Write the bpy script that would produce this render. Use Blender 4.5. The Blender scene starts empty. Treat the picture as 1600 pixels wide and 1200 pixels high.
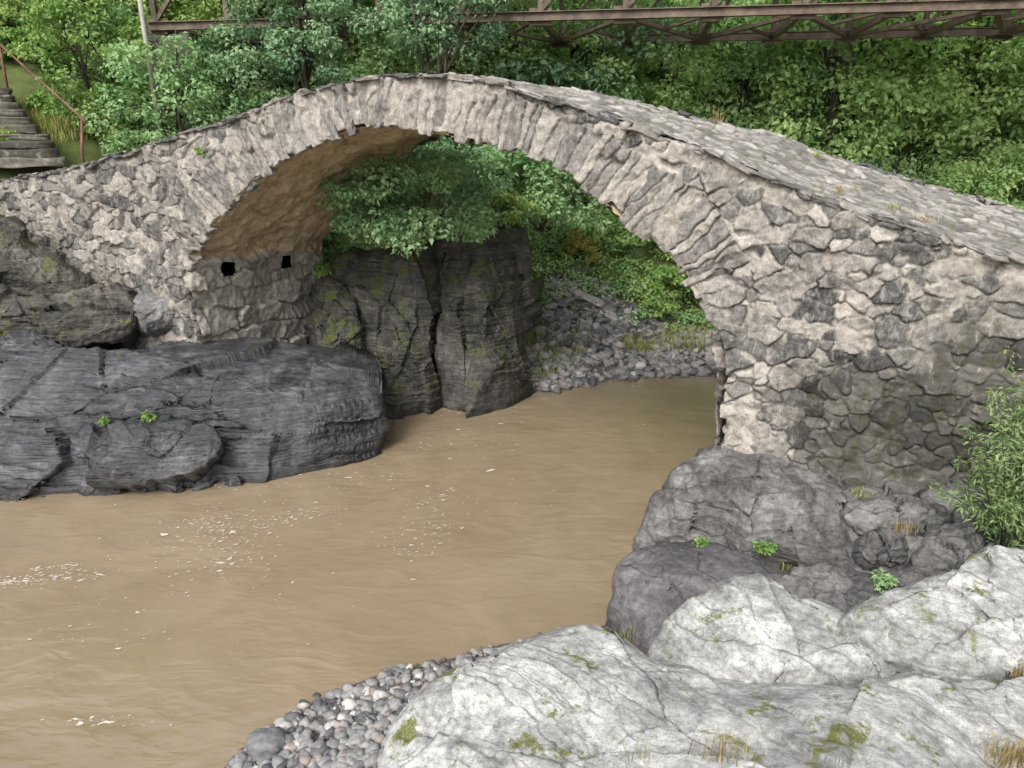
import bpy, bmesh, math, random
import numpy as np
from mathutils import Vector
rng = np.random.default_rng(7); random.seed(7)
SC = bpy.context.scene; COL = SC.collection
F = 1200.0; H = 6.2; TH = math.atan(380/1200); CT = math.cos(TH); ST = math.sin(TH)
# ------------------------------------------------------------------ camera maths
def ray(px, py):
    xn = (np.asarray(px, float)-800)/F; yn = (600-np.asarray(py, float))/F
    c = CT+yn*ST
    return xn/c, (yn*CT-ST)/c
def at(px, py, Y):
    a, b = ray(px, py); return np.array([a*Y, Y, H+b*Y])
def atz(px, py, z):
    a, b = ray(px, py); Y = (z-H)/b; return np.stack([a*Y, Y, np.full_like(Y, z) if np.ndim(Y) else z], -1)
# ------------------------------------------------------------------ numpy noise
def _h(ix, iy, iz, seed):
    n = (ix*374761393+iy*668265263+iz*1103515245+seed*144269504) & 0xffffffff
    n = ((n ^ (n >> 13))*1274126177) & 0xffffffff
    n = n ^ (n >> 16)
    return (n & 0xffff)/32767.5-1
def vn(P, seed=0):
    I = np.floor(P).astype(np.int64); f = P-I; f = f*f*f*(f*(f*6-15)+10)
    x, y, z = I[:, 0], I[:, 1], I[:, 2]; fx, fy, fz = f[:, 0], f[:, 1], f[:, 2]
    def L(a, b, t): return a+(b-a)*t
    return L(L(L(_h(x, y, z, seed), _h(x+1, y, z, seed), fx), L(_h(x, y+1, z, seed), _h(x+1, y+1, z, seed), fx), fy),
             L(L(_h(x, y, z+1, seed), _h(x+1, y, z+1, seed), fx), L(_h(x, y+1, z+1, seed), _h(x+1, y+1, z+1, seed), fx), fy), fz)
ROT = np.array([[.36, .48, -.8], [-.8, .6, 0], [.48, .64, .6]])
def fbm(P, sc, oc=5, seed=0, g=.5):
    Q = np.asarray(P, float)*sc; s = np.zeros(len(Q)); a = 1.0; t = 0
    for k in range(oc):
        s += a*vn(Q, seed+k); t += a; a *= g; Q = (Q@ROT.T)*2.03+17.3
    return s/t*1.6
def ridged(P, sc, oc=4, seed=0):
    Q = np.asarray(P, float)*sc; s = np.zeros(len(Q)); a = 1.0; t = 0
    for k in range(oc):
        s += a*(1-np.abs(vn(Q, seed+k))*1.6); t += a; a *= .5; Q = (Q@ROT.T)*2.1+9.1
    return s/t
def sstep(a, b, x):
    t = np.clip((x-a)/(b-a), 0, 1); return t*t*(3-2*t)
def voro(P, S, w=None, chunk=5000):
    i1 = np.zeros(len(P), int); f1 = np.zeros(len(P)); f2 = np.zeros(len(P))
    for k in range(0, len(P), chunk):
        d = np.sqrt(((P[k:k+chunk, None, :]-S[None])**2).sum(-1))
        if w is not None: d = d-w[None]
        j = d.argmin(1); r = np.arange(len(j)); f1[k:k+chunk] = d[r, j]; d[r, j] = 1e9
        f2[k:k+chunk] = d.min(1); i1[k:k+chunk] = j
    return i1, f1, f2
# ------------------------------------------------------------------ objects
def tag(o, label=None, cat=None, group=None, kind=None):
    if label: o['label'] = label
    if cat: o['category'] = cat
    if group: o['group'] = group
    if kind: o['kind'] = kind
    return o
def empty(name, loc, label, cat, group=None):
    o = bpy.data.objects.new(name, None); COL.objects.link(o); o.location = [float(v) for v in loc]; o.empty_display_size = .2
    return tag(o, label, cat, group)
def mesh_obj(name, V, Fc, mat, parent=None, smooth=True, attrs=None):
    V = np.asarray(V, float)
    if parent is not None: org = np.array(parent.location)
    else: org = np.array([(V[:, 0].min()+V[:, 0].max())/2, (V[:, 1].min()+V[:, 1].max())/2, V[:, 2].min()])
    me = bpy.data.meshes.new(name); me.from_pydata((V-org).tolist(), [], Fc.tolist() if isinstance(Fc, np.ndarray) else Fc)
    if smooth: me.polygons.foreach_set('use_smooth', np.ones(len(me.polygons), bool))
    for k, a in (attrs or {}).items():
        me.attributes.new(k, 'FLOAT', 'POINT').data.foreach_set('value', np.asarray(a, np.float32))
    me.materials.append(mat); me.update()
    o = bpy.data.objects.new(name, me); COL.objects.link(o)
    if parent is not None: o.parent = parent
    else: o.location = org.tolist()
    return o
class MB:
    def __init__(s): s.V = []; s.F = []; s.R = []; s.n = 0
    def add(s, V, Fc, r=0.5):
        V = np.asarray(V, float); s.V.append(V); Fc = Fc.tolist() if isinstance(Fc, np.ndarray) else Fc
        n = s.n; s.F += [[i+n for i in f] for f in Fc]; s.n += len(V)
        s.R.append(np.full(len(V), r) if np.ndim(r) == 0 else np.asarray(r, float)); return s
    def bar(s, p, q, w, h, r=.5, up=(0, 0, 1)):
        p = np.array(p, float); q = np.array(q, float); d = q-p; d /= np.linalg.norm(d)
        a = np.cross(d, up); a = a/np.linalg.norm(a)*w/2; b = np.cross(a, d); b = b/np.linalg.norm(b)*h/2
        V = [p-a-b, p+a-b, p+a+b, p-a+b, q-a-b, q+a-b, q+a+b, q-a+b]
        return s.add(V, [[3, 2, 1, 0], [4, 5, 6, 7], [0, 1, 5, 4], [1, 2, 6, 5], [2, 3, 7, 6], [3, 0, 4, 7]], r)
    def tube(s, pts, rad, n=7, r=.5):
        pts = np.asarray(pts, float); V = []; Fc = []
        T = np.gradient(pts, axis=0)
        for i, (p, t) in enumerate(zip(pts, T)):
            t = t/np.linalg.norm(t); u = np.cross(t, (0.3, .9, .1)); u /= np.linalg.norm(u); v = np.cross(t, u)
            for k in range(n):
                a = 2*math.pi*k/n; V.append(p+rad[i]*(u*math.cos(a)+v*math.sin(a)))
        for i in range(len(pts)-1):
            for k in range(n): Fc.append([i*n+k, i*n+(k+1) % n, (i+1)*n+(k+1) % n, (i+1)*n+k])
        Fc.append(list(range(n))[::-1]); Fc.append([(len(pts)-1)*n+k for k in range(n)])
        return s.add(V, Fc, r)
    def build(s, name, mat, parent=None, smooth=True):
        return mesh_obj(name, np.concatenate(s.V), s.F, mat, parent, smooth, {'rnd': np.concatenate(s.R)})
# templates
def cube_grid(n):
    P = []; Fc = []
    t = np.linspace(-1, 1, n+1)
    for ax in range(3):
        for sg in (-1, 1):
            b = len(P)
            for i in range(n+1):
                for j in range(n+1):
                    q = [0, 0, 0]; q[ax] = sg; q[(ax+1) % 3] = t[i]; q[(ax+2) % 3] = t[j]; P.append(q)
            for i in range(n):
                for j in range(n):
                    f = [b+i*(n+1)+j, b+(i+1)*(n+1)+j, b+(i+1)*(n+1)+j+1, b+i*(n+1)+j+1]
                    Fc.append(f if sg > 0 else f[::-1])
    P = np.round(np.array(P), 6); U, inv = np.unique(P, axis=0, return_inverse=True); inv = inv.ravel()
    return U, [[int(inv[i]) for i in f] for f in Fc]
CG4, CF4 = cube_grid(4)
CG6, CF6 = cube_grid(6)
CG24, CF24 = cube_grid(24)
def rbox(sx, sy, sz, r=.25, jit=.06, seed=0, big=0):
    P = (CG4, CG6, CG24)[int(big)].copy()
    S = P/np.linalg.norm(P, axis=1)[:, None]*1.25
    Q = P*(1-r)+S*r
    Q = Q*np.array([sx, sy, sz])/2
    m = min(sx, sy, sz)
    Q += jit*m*np.stack([fbm(P+seed*3.7, 1.1, 3 if big < 2 else 6, seed+k) for k in range(3)], 1)*2
    return Q, (CF4, CF6, CF24)[int(big)]
def rotm(ax, ay, az):
    cx, sx, cy, sy, cz, sz = math.cos(ax), math.sin(ax), math.cos(ay), math.sin(ay), math.cos(az), math.sin(az)
    return np.array([[cz, -sz, 0], [sz, cz, 0], [0, 0, 1]])@np.array([[cy, 0, sy], [0, 1, 0], [-sy, 0, cy]])@np.array([[1, 0, 0], [0, cx, -sx], [0, sx, cx]])
_bm = bmesh.new(); bmesh.ops.create_icosphere(_bm, subdivisions=2, radius=1)
ICO = np.array([v.co[:] for v in _bm.verts]); ICOF = [[v.index for v in f.verts] for f in _bm.faces]; _bm.free()
_bm = bmesh.new(); bmesh.ops.create_icosphere(_bm, subdivisions=4, radius=1)
ICO4 = np.array([v.co[:] for v in _bm.verts]); ICOF4 = [[v.index for v in f.verts] for f in _bm.faces]; _bm.free()
PEB = []
for k in range(10):
    q = ICO*(1+.34*fbm(ICO, 1.2, 2, 50+k)[:, None]); PEB.append(q*np.array([1, rng.uniform(.6, .9), rng.uniform(.4, .7)]))
# ------------------------------------------------------------------ materials
class M:
    def __init__(s, name):
        s.m = bpy.data.materials.new(name); s.m.use_nodes = True; s.t = s.m.node_tree
        s.b = s.t.nodes['Principled BSDF']; s.out = s.t.nodes['Material Output']; s._pos = None
    def n(s, ty, **k):
        x = s.t.nodes.new(ty)
        for a, v in k.items(): setattr(x, a, v)
        return x
    def l(s, a, b): s.t.links.new(a, b)
    def inp(s, sock, v):
        if hasattr(v, 'is_linked'): s.l(v, sock)
        else:
            if isinstance(v, tuple) and len(v) == 3 and sock.type == 'RGBA': v = (*v, 1)
            sock.default_value = v
    def pos(s):
        if not s._pos: s._pos = s.n('ShaderNodeNewGeometry')
        return s._pos.outputs['Position']
    def nrmz(s):
        s.pos(); x = s.n('ShaderNodeSeparateXYZ'); s.l(s._pos.outputs['Normal'], x.inputs[0]); return x.outputs[2]
    def posz(s):
        x = s.n('ShaderNodeSeparateXYZ'); s.l(s.pos(), x.inputs[0]); return x.outputs[2]
    def map(s, v, scale=(1, 1, 1), rot=(0, 0, 0)):
        x = s.n('ShaderNodeMapping'); s.l(v, x.inputs[0]); x.inputs['Scale'].default_value = scale; x.inputs['Rotation'].default_value = rot; return x.outputs[0]
    def noise(s, v, sc, de=6, ro=.6, di=0):
        x = s.n('ShaderNodeTexNoise'); s.l(v, x.inputs['Vector'])
        x.inputs['Scale'].default_value = sc; x.inputs['Detail'].default_value = de; x.inputs['Roughness'].default_value = ro; x.inputs['Distortion'].default_value = di
        return x.outputs[0]
    def ramp(s, f, st):
        x = s.n('ShaderNodeValToRGB'); s.l(f, x.inputs[0]); e = x.color_ramp.elements
        while len(e) < len(st): e.new(.5)
        for q, (p, c) in zip(e, st):
            q.position = p; q.color = (c, c, c, 1) if np.ndim(c) == 0 else (*c, 1)
        return x.outputs[0]
    def mix(s, f, a, b, bl='MIX'):
        x = s.n('ShaderNodeMix', data_type='RGBA', blend_type=bl); s.inp(x.inputs[0], f); s.inp(x.inputs[6], a); s.inp(x.inputs[7], b); return x.outputs[2]
    def math(s, op, a, b=0., c=False):
        x = s.n('ShaderNodeMath', operation=op, use_clamp=c); s.inp(x.inputs[0], a); s.inp(x.inputs[1], b); return x.outputs[0]
    def mr(s, f, a, b, c=0., d=1.):
        x = s.n('ShaderNodeMapRange'); s.l(f, x.inputs[0])
        for i, v in enumerate((a, b, c, d)): x.inputs[i+1].default_value = v
        return x.outputs[0]
    def attr(s, n): x = s.n('ShaderNodeAttribute', attribute_name=n); return x.outputs['Fac']
    def bump(s, h, st=.5, di=.02):
        x = s.n('ShaderNodeBump'); s.l(h, x.inputs['Height']); x.inputs['Strength'].default_value = st; x.inputs['Distance'].default_value = di
        s.l(x.outputs[0], s.b.inputs['Normal'])
    def fin(s, col, rough=.8, spec=.3):
        s.inp(s.b.inputs['Base Color'], col); s.inp(s.b.inputs['Roughness'], rough); s.inp(s.b.inputs['Specular IOR Level'], spec); return s.m

def rock_mat(name, cols, sc=1.0, moss=0., mosscol=(.085, .095, .018), band=0., rot=(0.15, .1, 0), rough=.75, wet=True, streak=0., spec=.35, blot=.3, bs=16, bst=.7):
    m = M(name); p = m.pos()
    n1 = m.noise(p, 1.1*sc, 9, .68, .3); c = m.ramp(n1, [(.3, cols[0]), (.5, cols[1]), (.68, cols[2])])
    n2 = m.noise(p, 9*sc, 8, .7); c = m.mix(1., c, m.ramp(n2, [(.3, .5), (.52, 1.), (.75, 1.4)]), 'MULTIPLY')
    n3 = m.noise(p, 42*sc, 4, .7); c = m.mix(1., c, m.ramp(n3, [(.3, .66), (.6, 1.15)]), 'MULTIPLY')
    hb = n2
    if band:
        nb = m.noise(m.map(p, (1.2, 1.2, bs), rot), 1.4, 7, .66, .25)
        c = m.mix(band, c, m.ramp(nb, [(.33, .3), (.5, .95), (.66, 1.6)]), 'MULTIPLY')
        hb = m.math('ADD', m.math('MULTIPLY', nb, 2.2), n2)
    if blot:
        nl = m.noise(p, 3.2*sc, 10, .75, .6); c = m.mix(m.math('MULTIPLY', m.ramp(nl, [(.55, 0.), (.66, 1.)]), blot), c, tuple(min(1, x*1.35+.06) for x in cols[2]))
    if streak:
        ns = m.noise(m.map(p, (5, 5, .6)), 1.2, 7, .65, .4); c = m.mix(m.math('MULTIPLY', m.ramp(ns, [(.54, 0.), (.68, 1.)]), streak), c, (.3, .28, .255))
    cav_shade = m.attr('cav_shade'); c = m.mix(m.math('MULTIPLY', cav_shade, .75, True), c, tuple(x*.2 for x in cols[0]))  # cracks and layer edges darkened: occlusion painted into the rock colour
    if moss:
        nm = m.noise(p, 2.3, 8, .75, .4); up = m.mr(m.nrmz(), .1, .7)
        f = m.math('MULTIPLY', m.ramp(nm, [(.66-.16*moss, 0.), (.72-.16*moss, 1.)]), up, True)
        f = m.math('MULTIPLY', f, m.ramp(n3, [(.36, .3), (.5, 1.)]))
        c = m.mix(f, c, m.mix(m.noise(p, 30, 3), mosscol, tuple(x*2.1 for x in mosscol)))
    r = rough
    if wet:
        w = m.mr(m.math('ADD', m.posz(), m.math('MULTIPLY', n1, .35)), .22, .42, 1., 0.)
        c = m.mix(m.math('MULTIPLY', w, .65), c, (.012, .011, .01)); r = m.mr(w, 0, 1, rough, .25)
    m.bump(hb, bst, .03)
    return m.fin(c, r, spec)

def leaf_mat(name, a, b, c, tr=.3):
    m = M(name); r = m.attr('rnd'); p = m.pos()
    f = m.math('ADD', m.math('MULTIPLY', r, .75), m.math('MULTIPLY', m.noise(p, .55, 3), .45))
    col = m.ramp(f, [(.25, a), (.55, b), (.85, c)])
    m.fin(col, .5, .3)
    t = m.n('ShaderNodeBsdfTranslucent'); m.l(m.mix(1., col, (1.15, 1.2, .7), 'MULTIPLY'), t.inputs[0])
    x = m.n('ShaderNodeMixShader'); x.inputs[0].default_value = tr
    m.l(m.b.outputs[0], x.inputs[1]); m.l(t.outputs[0], x.inputs[2]); m.l(x.outputs[0], m.out.inputs[0])
    return m.m
LF_forest = leaf_mat('forest_leaf', (.14, .265, .115), (.235, .39, .175), (.36, .5, .25), .35)
LF_light = leaf_mat('light_forest_leaf', (.19, .32, .11), (.32, .48, .18), (.46, .59, .26), .35)
LF_dark = leaf_mat('shade_leaf', (.07, .14, .06), (.125, .23, .1), (.21, .32, .14))
LF_blue = leaf_mat('bluegreen_leaf', (.095, .185, .105), (.175, .295, .165), (.29, .42, .235))
LF_scrub = leaf_mat('scrub_leaf', (.14, .23, .065), (.25, .37, .11), (.39, .46, .17))
LF_bright = leaf_mat('bright_leaf', (.09, .18, .045), (.17, .3, .08), (.29, .4, .13))
LF_yellow = leaf_mat('yellowed_leaf', (.16, .19, .045), (.3, .29, .07), (.45, .36, .1))
LF_willow = leaf_mat('willow_leaf', (.09, .16, .055), (.19, .28, .11), (.34, .42, .21))
LF_grass = leaf_mat('grass_blade', (.12, .16, .035), (.24, .28, .07), (.42, .4, .14))
LF_dry = leaf_mat('dry_grass_blade', (.2, .14, .06), (.34, .26, .12), (.45, .37, .19))
def bark(name, a, b):
    m = M(name); n = m.noise(m.map(m.pos(), (6, 6, 1)), 2, 6); m.bump(n, .6, .02); return m.fin(m.ramp(n, [(.35, a), (.65, b)]), .9, .2)
BARK = bark('bark', (.035, .028, .02), (.11, .095, .075)); BARKP = bark('pale_bark', (.2, .19, .165), (.4, .38, .34))
R_left = rock_mat('dark_layered_rock', [(.019, .0195, .0215), (.049, .051, .056), (.128, .132, .142)], 1., .25, (.05, .055, .012), .9, (.08, -.06, 0), .33, blot=.2, bs=20, spec=.5)
R_leftup = rock_mat('upper_layered_rock', [(.021, .0205, .019), (.06, .057, .05), (.15, .137, .115)], 1.2, .8, (.06, .06, .012), .75, (.3, -.5, 0), .6)
R_pil = rock_mat('pillar_rock', [(.016, .016, .0155), (.047, .044, .042), (.115, .106, .097)], 1.1, .95, (.055, .065, .012), .85, (.05, .12, 0), .45, streak=.22, bs=18)
R_mid = rock_mat('grey_bank_rock', [(.055, .053, .052), (.128, .124, .122), (.235, .229, .222)], 1.2, .15, (.06, .07, .015), .4, (.3, .2, 0), .55, blot=.25)
R_purp = rock_mat('smooth_grey_rock', [(.055, .052, .055), (.115, .108, .113), (.2, .19, .195)], 1., .0, (.06, .07, .015), .3, (.3, .3, 0), .6)
R_light = rock_mat('pale_lichen_rock', [(.18, .181, .177), (.36, .362, .352), (.53, .528, .51)], 1.3, .62, (.07, .076, .012), .5, (.75, .35, .3), .75, wet=False, spec=.3, blot=.3, bs=8, bst=.35)
def peb_mat(name):
    m = M(name); r = m.attr('rnd'); p = m.pos()
    c = m.ramp(r, [(0, (.07, .07, .077)), (.35, (.17, .17, .175)), (.6, (.27, .265, .26)), (.8, (.24, .195, .175)), (1, (.46, .44, .415))])
    c = m.mix(1., c, m.ramp(m.noise(p, 25, 5), [(.3, .7), (.7, 1.25)]), 'MULTIPLY')
    w = m.mr(m.posz(), .02, .1, 1., 0.); c = m.mix(m.math('MULTIPLY', w, .6), c, (.03, .026, .02))
    return m.fin(c, .6, .4)
PEBM = peb_mat('river_pebble')
def masonry_mat(name):
    m = M(name); p = m.pos(); st = m.attr('stone'); mo = m.attr('mort'); va = m.attr('vault'); dk = m.attr('dark'); gr = m.attr('green'); jo = m.attr('joint')
    c = m.ramp(st, [(0, (.065, .064, .064)), (.2, (.13, .125, .119)), (.45, (.21, .197, .18)), (.75, (.3, .275, .245)), (1, (.41, .38, .34))])
    n2 = m.noise(p, 8, 9, .75, .3); c = m.mix(1., c, m.ramp(n2, [(.3, .45), (.5, 1.), (.72, 1.45)]), 'MULTIPLY')
    n3 = m.noise(p, 45, 5, .7)
    c = m.mix(1., c, m.ramp(n3, [(.3, .6), (.6, 1.18)]), 'MULTIPLY')
    ns = m.noise(m.map(p, (3.2, 3.2, 1.4)), 2.6, 10, .78, .8)
    c = m.mix(m.math('MULTIPLY', m.ramp(ns, [(.48, 0.), (.62, 1.)]), .5), c, (.48, .45, .41))
    mcol = m.mix(m.ramp(m.noise(p, 4, 8, .7), [(.35, 0.), (.62, 1.)]), (.25, .22, .185), (.46, .425, .375))
    c = m.mix(mo, c, m.mix(1., mcol, m.ramp(n2, [(.25, .5), (.6, 1.1)]), 'MULTIPLY'))
    nd2 = m.noise(m.map(p, (3, 3, 1.4)), 2.4, 10, .78, .6)
    f = m.math('ADD', m.ramp(nd2, [(.56, 0.), (.66, .85)]), m.math('MULTIPLY', dk, m.ramp(nd2, [(.3, 0.), (.5, 1.)])), True)
    c = m.mix(m.math('MULTIPLY', f, .82), c, m.mix(st, (.024, .024, .024), (.07, .067, .063)))
    c = m.mix(m.math('MULTIPLY', gr, m.ramp(m.noise(p, 5, 8, .75), [(.47, 0.), (.58, .7)]), True), c, (.05, .052, .02))
    c = m.mix(m.math('MULTIPLY', jo, .75, True), c, (.035, .03, .026))  # thin dark line at stone edges: contact shade painted into the colour
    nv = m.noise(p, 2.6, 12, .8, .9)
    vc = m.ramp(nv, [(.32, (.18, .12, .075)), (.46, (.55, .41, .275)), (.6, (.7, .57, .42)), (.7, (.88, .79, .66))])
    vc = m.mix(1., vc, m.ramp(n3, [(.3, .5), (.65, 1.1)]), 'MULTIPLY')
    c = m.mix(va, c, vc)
    m.bump(m.math('ADD', n2, m.math('MULTIPLY', n3, .4)), .7, .024)
    return m.fin(c, .9, .2)
MASON = masonry_mat('rubble_masonry')
def paving_mat():
    m = M('deck_paving'); p = m.pos(); st = m.attr('stone'); mo = m.attr('mort')
    c = m.ramp(st, [(0, (.12, .116, .11)), (.5, (.235, .223, .207)), (1, (.38, .36, .335))])
    n2 = m.noise(p, 8, 8, .7); c = m.mix(1., c, m.ramp(n2, [(.3, .5), (.7, 1.35)]), 'MULTIPLY')
    n4 = m.noise(p, 1.3, 8, .7); c = m.mix(m.math('MULTIPLY', m.ramp(n4, [(.5, 0.), (.65, 1.)]), .4), c, (.42, .4, .37))
    g = m.ramp(m.noise(p, 1.6, 5), [(.45, 0.), (.6, 1.)])
    c = m.mix(mo, c, m.mix(g, (.13, .11, .085), (.09, .095, .04)))
    m.bump(n2, .5, .02); return m.fin(c, .85, .25)
PAVE = paving_mat()
def slab_mat(name, st):
    m = M(name); r = m.attr('rnd'); p = m.pos(); c = m.ramp(r, st)
    n2 = m.noise(p, 10, 8, .7); c = m.mix(1., c, m.ramp(n2, [(.3, .5), (.7, 1.35)]), 'MULTIPLY')
    c = m.mix(m.math('MULTIPLY', m.ramp(m.noise(p, 4, 8, .7), [(.54, 0.), (.64, 1.)]), .6), c, (.36, .345, .32))
    m.bump(n2, .5, .015); return m.fin(c, .85, .25)
SLAB = slab_mat('coping_slab', [(0, (.07, .068, .066)), (.5, (.15, .14, .13)), (1, (.27, .25, .225))])
SLATE = slab_mat('slate_rubble', [(0, (.07, .07, .074)), (.6, (.14, .138, .143)), (1, (.27, .26, .255))])
STEPM = slab_mat('step_stone', [(0, (.07, .066, .052)), (1, (.15, .137, .113))])
def rust_mat(name, a, b):
    m = M(name); n = m.noise(m.pos(), 3, 9, .7); c = m.ramp(n, [(.35, a), (.65, b)]); m.bump(m.noise(m.pos(), 30, 4), .3, .01); return m.fin(c, .7, .4)
RUST = rust_mat('weathered_steel', (.055, .042, .032), (.18, .135, .098)); RUSTR = rust_mat('rusty_pipe', (.07, .03, .02), (.2, .1, .065))
TIMB = rust_mat('dark_deck', (.04, .035, .03), (.09, .075, .06))
# ------------------------------------------------------------------ terrain
CP = []
def cp(z, *pts):
    for x, y in pts: CP.append((x, y, z))
cp(-1.0, (-14, 5), (-9, 6), (-6, 9), (-3, 9.8), (-1, 11.2), (1, 12.8), (-12, 10), (-4, 13), (0, 16), (3, 18), (3, 15.5), (7, 18), (7, 15.5), (12, 17.5), (18, 18), (26, 19), (-20, 7), (-28, 6), (-40, 3), (-5.5, 6), (-8, 2), (40, 21))
cp(-.12, (-3.2, 6.6), (-2.4, 7.6), (-1.2, 8.25), (.4, 8.85)); cp(-.3, (1.1, 9.2), (-3.6, 6.4), (-2.7, 8))
for q in [(-2.2, 6.6, .25), (-1.2, 7.2, .3), (0, 7.8, .3), (1.5, 8.3, .2), (2.3, 9.5, .1), (3, 8.3, .2), (4, 8.4, .35), (3.5, 10.5, .3), (6, 9.5, .9), (3, 12, -.3), (5, 13, 0), (8, 12, 1), (11, 8, 3.3), (12, 10.5, 3.3), (10, 13, 1), (14, 13, 1.5), (16, 8, 5), (8, 6, 2.), (5, 5, 1.), (2, 5.5, .4), (0, 5, .4), (-1.5, 5, .3), (-2, 3, .8), (0, 0, 4.4), (3, 2, 2.8), (8, 2, 4.2), (-4, 0, 2), (-6, -4, 3), (0, -6, 5), (10, -6, 6),
          (-8, 15.5, .1), (-12, 14.5, .2), (-9, 17.3, 1.2), (-12, 17.2, 3), (-15, 16, 4), (-12, 19, 4.9), (-10.3, 21.5, 4.9), (-8.5, 20.8, 3), (-6.5, 19, .2), (-5.5, 21, 1.5), (-4, 18.9, 0), (-3, 20, 1.2), (-2, 21, 2.6), (0, 21.5, 1.6), (.2, 18.3, -.5), (0, 19.6, .3),
          (-11, 20.3, 5.5), (-13.5, 22.5, 7.2), (-13, 20, 6.0), (-16, 19, 6.3), (-17, 22, 8.2), (-20, 18, 7), (-10, 24, 6.6), (-7, 24, 5), (-12, 26, 8.5), (-4, 24, 3.8), (-5, 28, 7.5), (-10, 30, 10), (-18, 28, 12),
          (1, 19, .05), (3, 20, .05), (5, 20.5, .05), (6, 20.3, 0), (3, 22, .5), (6, 22.5, .6), (9, 21.5, .2), (13, 22, .3), (1.5, 22, .9), (1, 24, 2.), (4, 24.5, 1.8), (8, 25, 2), (14, 25, 2.5), (20, 24, 2.5), (2, 28, 5), (8, 30, 6.5), (14, 30, 7), (22, 30, 8), (0, 34, 10), (8, 36, 12), (18, 38, 14), (30, 34, 13), (-6, 36, 13), (0, 48, 20), (20, 50, 24), (-20, 40, 20), (40, 40, 22), (0, 110, 45), (80, 100, 50), (-80, 100, 50), (120, 20, 40), (-120, 30, 40), (60, 30, 22), (-60, 20, 18), (-60, -40, 4), (60, -40, 8), (0, -60, 4), (0, -140, 5), (-140, -100, 8), (140, -100, 10), (-150, 150, 60), (150, 150, 60)]: CP.append(q)
CP = np.array(CP, float)
_D = np.sqrt(((CP[:, None, :2]-CP[None, :, :2])**2).sum(-1)); _n = len(CP)
_A = np.zeros((_n+1, _n+1)); _A[:_n, :_n] = _D-np.eye(_n)*.02; _A[:_n, _n] = 1; _A[_n, :_n] = 1
_w = np.linalg.solve(_A, np.append(CP[:, 2], 0))
def terr(x, y):
    x = np.atleast_1d(np.asarray(x, float)); y = np.atleast_1d(np.asarray(y, float)); o = np.zeros(len(x))
    for k in range(0, len(x), 8000):
        d = np.sqrt((x[k:k+8000, None]-CP[None, :, 0])**2+(y[k:k+8000, None]-CP[None, :, 1])**2); o[k:k+8000] = d@_w[:_n]+_w[_n]
    P = np.stack([x, y, x*0], 1)
    return o+fbm(P, .6, 4, 3)*.22*sstep(.5, 2, o)+fbm(P, 2.5, 3, 4)*.03
gx = np.concatenate([np.linspace(-160, -26, 28), np.arange(-25, 33, .3), np.linspace(34, 160, 27)])
gy = np.concatenate([np.linspace(-150, -9, 24), np.arange(-8, 42, .3), np.linspace(43, 160, 28)])
GX, GY = np.meshgrid(gx, gy, indexing='ij'); tz = terr(GX.ravel(), GY.ravel())
nx_, ny_ = len(gx), len(gy); I = np.arange(nx_*ny_).reshape(nx_, ny_)
quads = np.stack([I[:-1, :-1], I[1:, :-1], I[1:, 1:], I[:-1, 1:]], -1).reshape(-1, 4)
m = M('earth'); p = m.pos(); n1 = m.noise(p, 1.2, 9, .7)
g = m.ramp(n1, [(.3, (.05, .05, .022)), (.5, (.08, .105, .032)), (.7, (.14, .15, .06))]); sd = m.ramp(m.noise(p, 8, 8, .7), [(.3, (.07, .062, .055)), (.7, (.19, .17, .15))])
c = m.mix(m.mr(m.math('ADD', m.posz(), m.math('MULTIPLY', n1, .8)), 1.1, 1.7), sd, g); m.bump(m.noise(p, 14, 8, .7), .7, .04); m.fin(c, .95, .15)
tag(mesh_obj('ground', np.stack([GX.ravel(), GY.ravel(), tz], 1), quads, m.m), 'steep valley ground of earth and leaf litter on both river banks', 'ground', kind='structure')
# water
m = M('muddy_water'); p = m.pos()
n1 = m.noise(m.map(p, (1, 1, 1), (0, 0, .4)), .45, 5, .55, 1.5); n2 = m.noise(m.map(p, (1.1, 2.2, 1), (0, 0, .45)), 1.2, 3, .45, 1.); n3 = m.noise(m.map(p, (1.3, 2.6, 1), (0, 0, .3)), 5, 2, .4, .5); n0 = m.noise(p, .5, 2, .4, 1.5)
c = m.ramp(n1, [(.3, (.225, .173, .11)), (.7, (.275, .217, .145))])
hgt = m.math('ADD', m.math('ADD', n2, m.math('MULTIPLY', n0, 1.8)), m.math('MULTIPLY', n3, .16)); m.bump(hgt, .13, .2)
WATER = m.fin(c, .035, .85)
wx = np.linspace(-60, 60, 41); GX, GY = np.meshgrid(wx, np.linspace(-45, 40, 31), indexing='ij'); I = np.arange(GX.size).reshape(GX.shape)
quads = np.stack([I[:-1, :-1], I[1:, :-1], I[1:, 1:], I[:-1, 1:]], -1).reshape(-1, 4)
tag(mesh_obj('water', np.stack([GX.ravel(), GY.ravel(), GX.ravel()*0], 1), quads, WATER), 'muddy brown river flowing under the stone arch', 'river', kind='structure')
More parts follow.
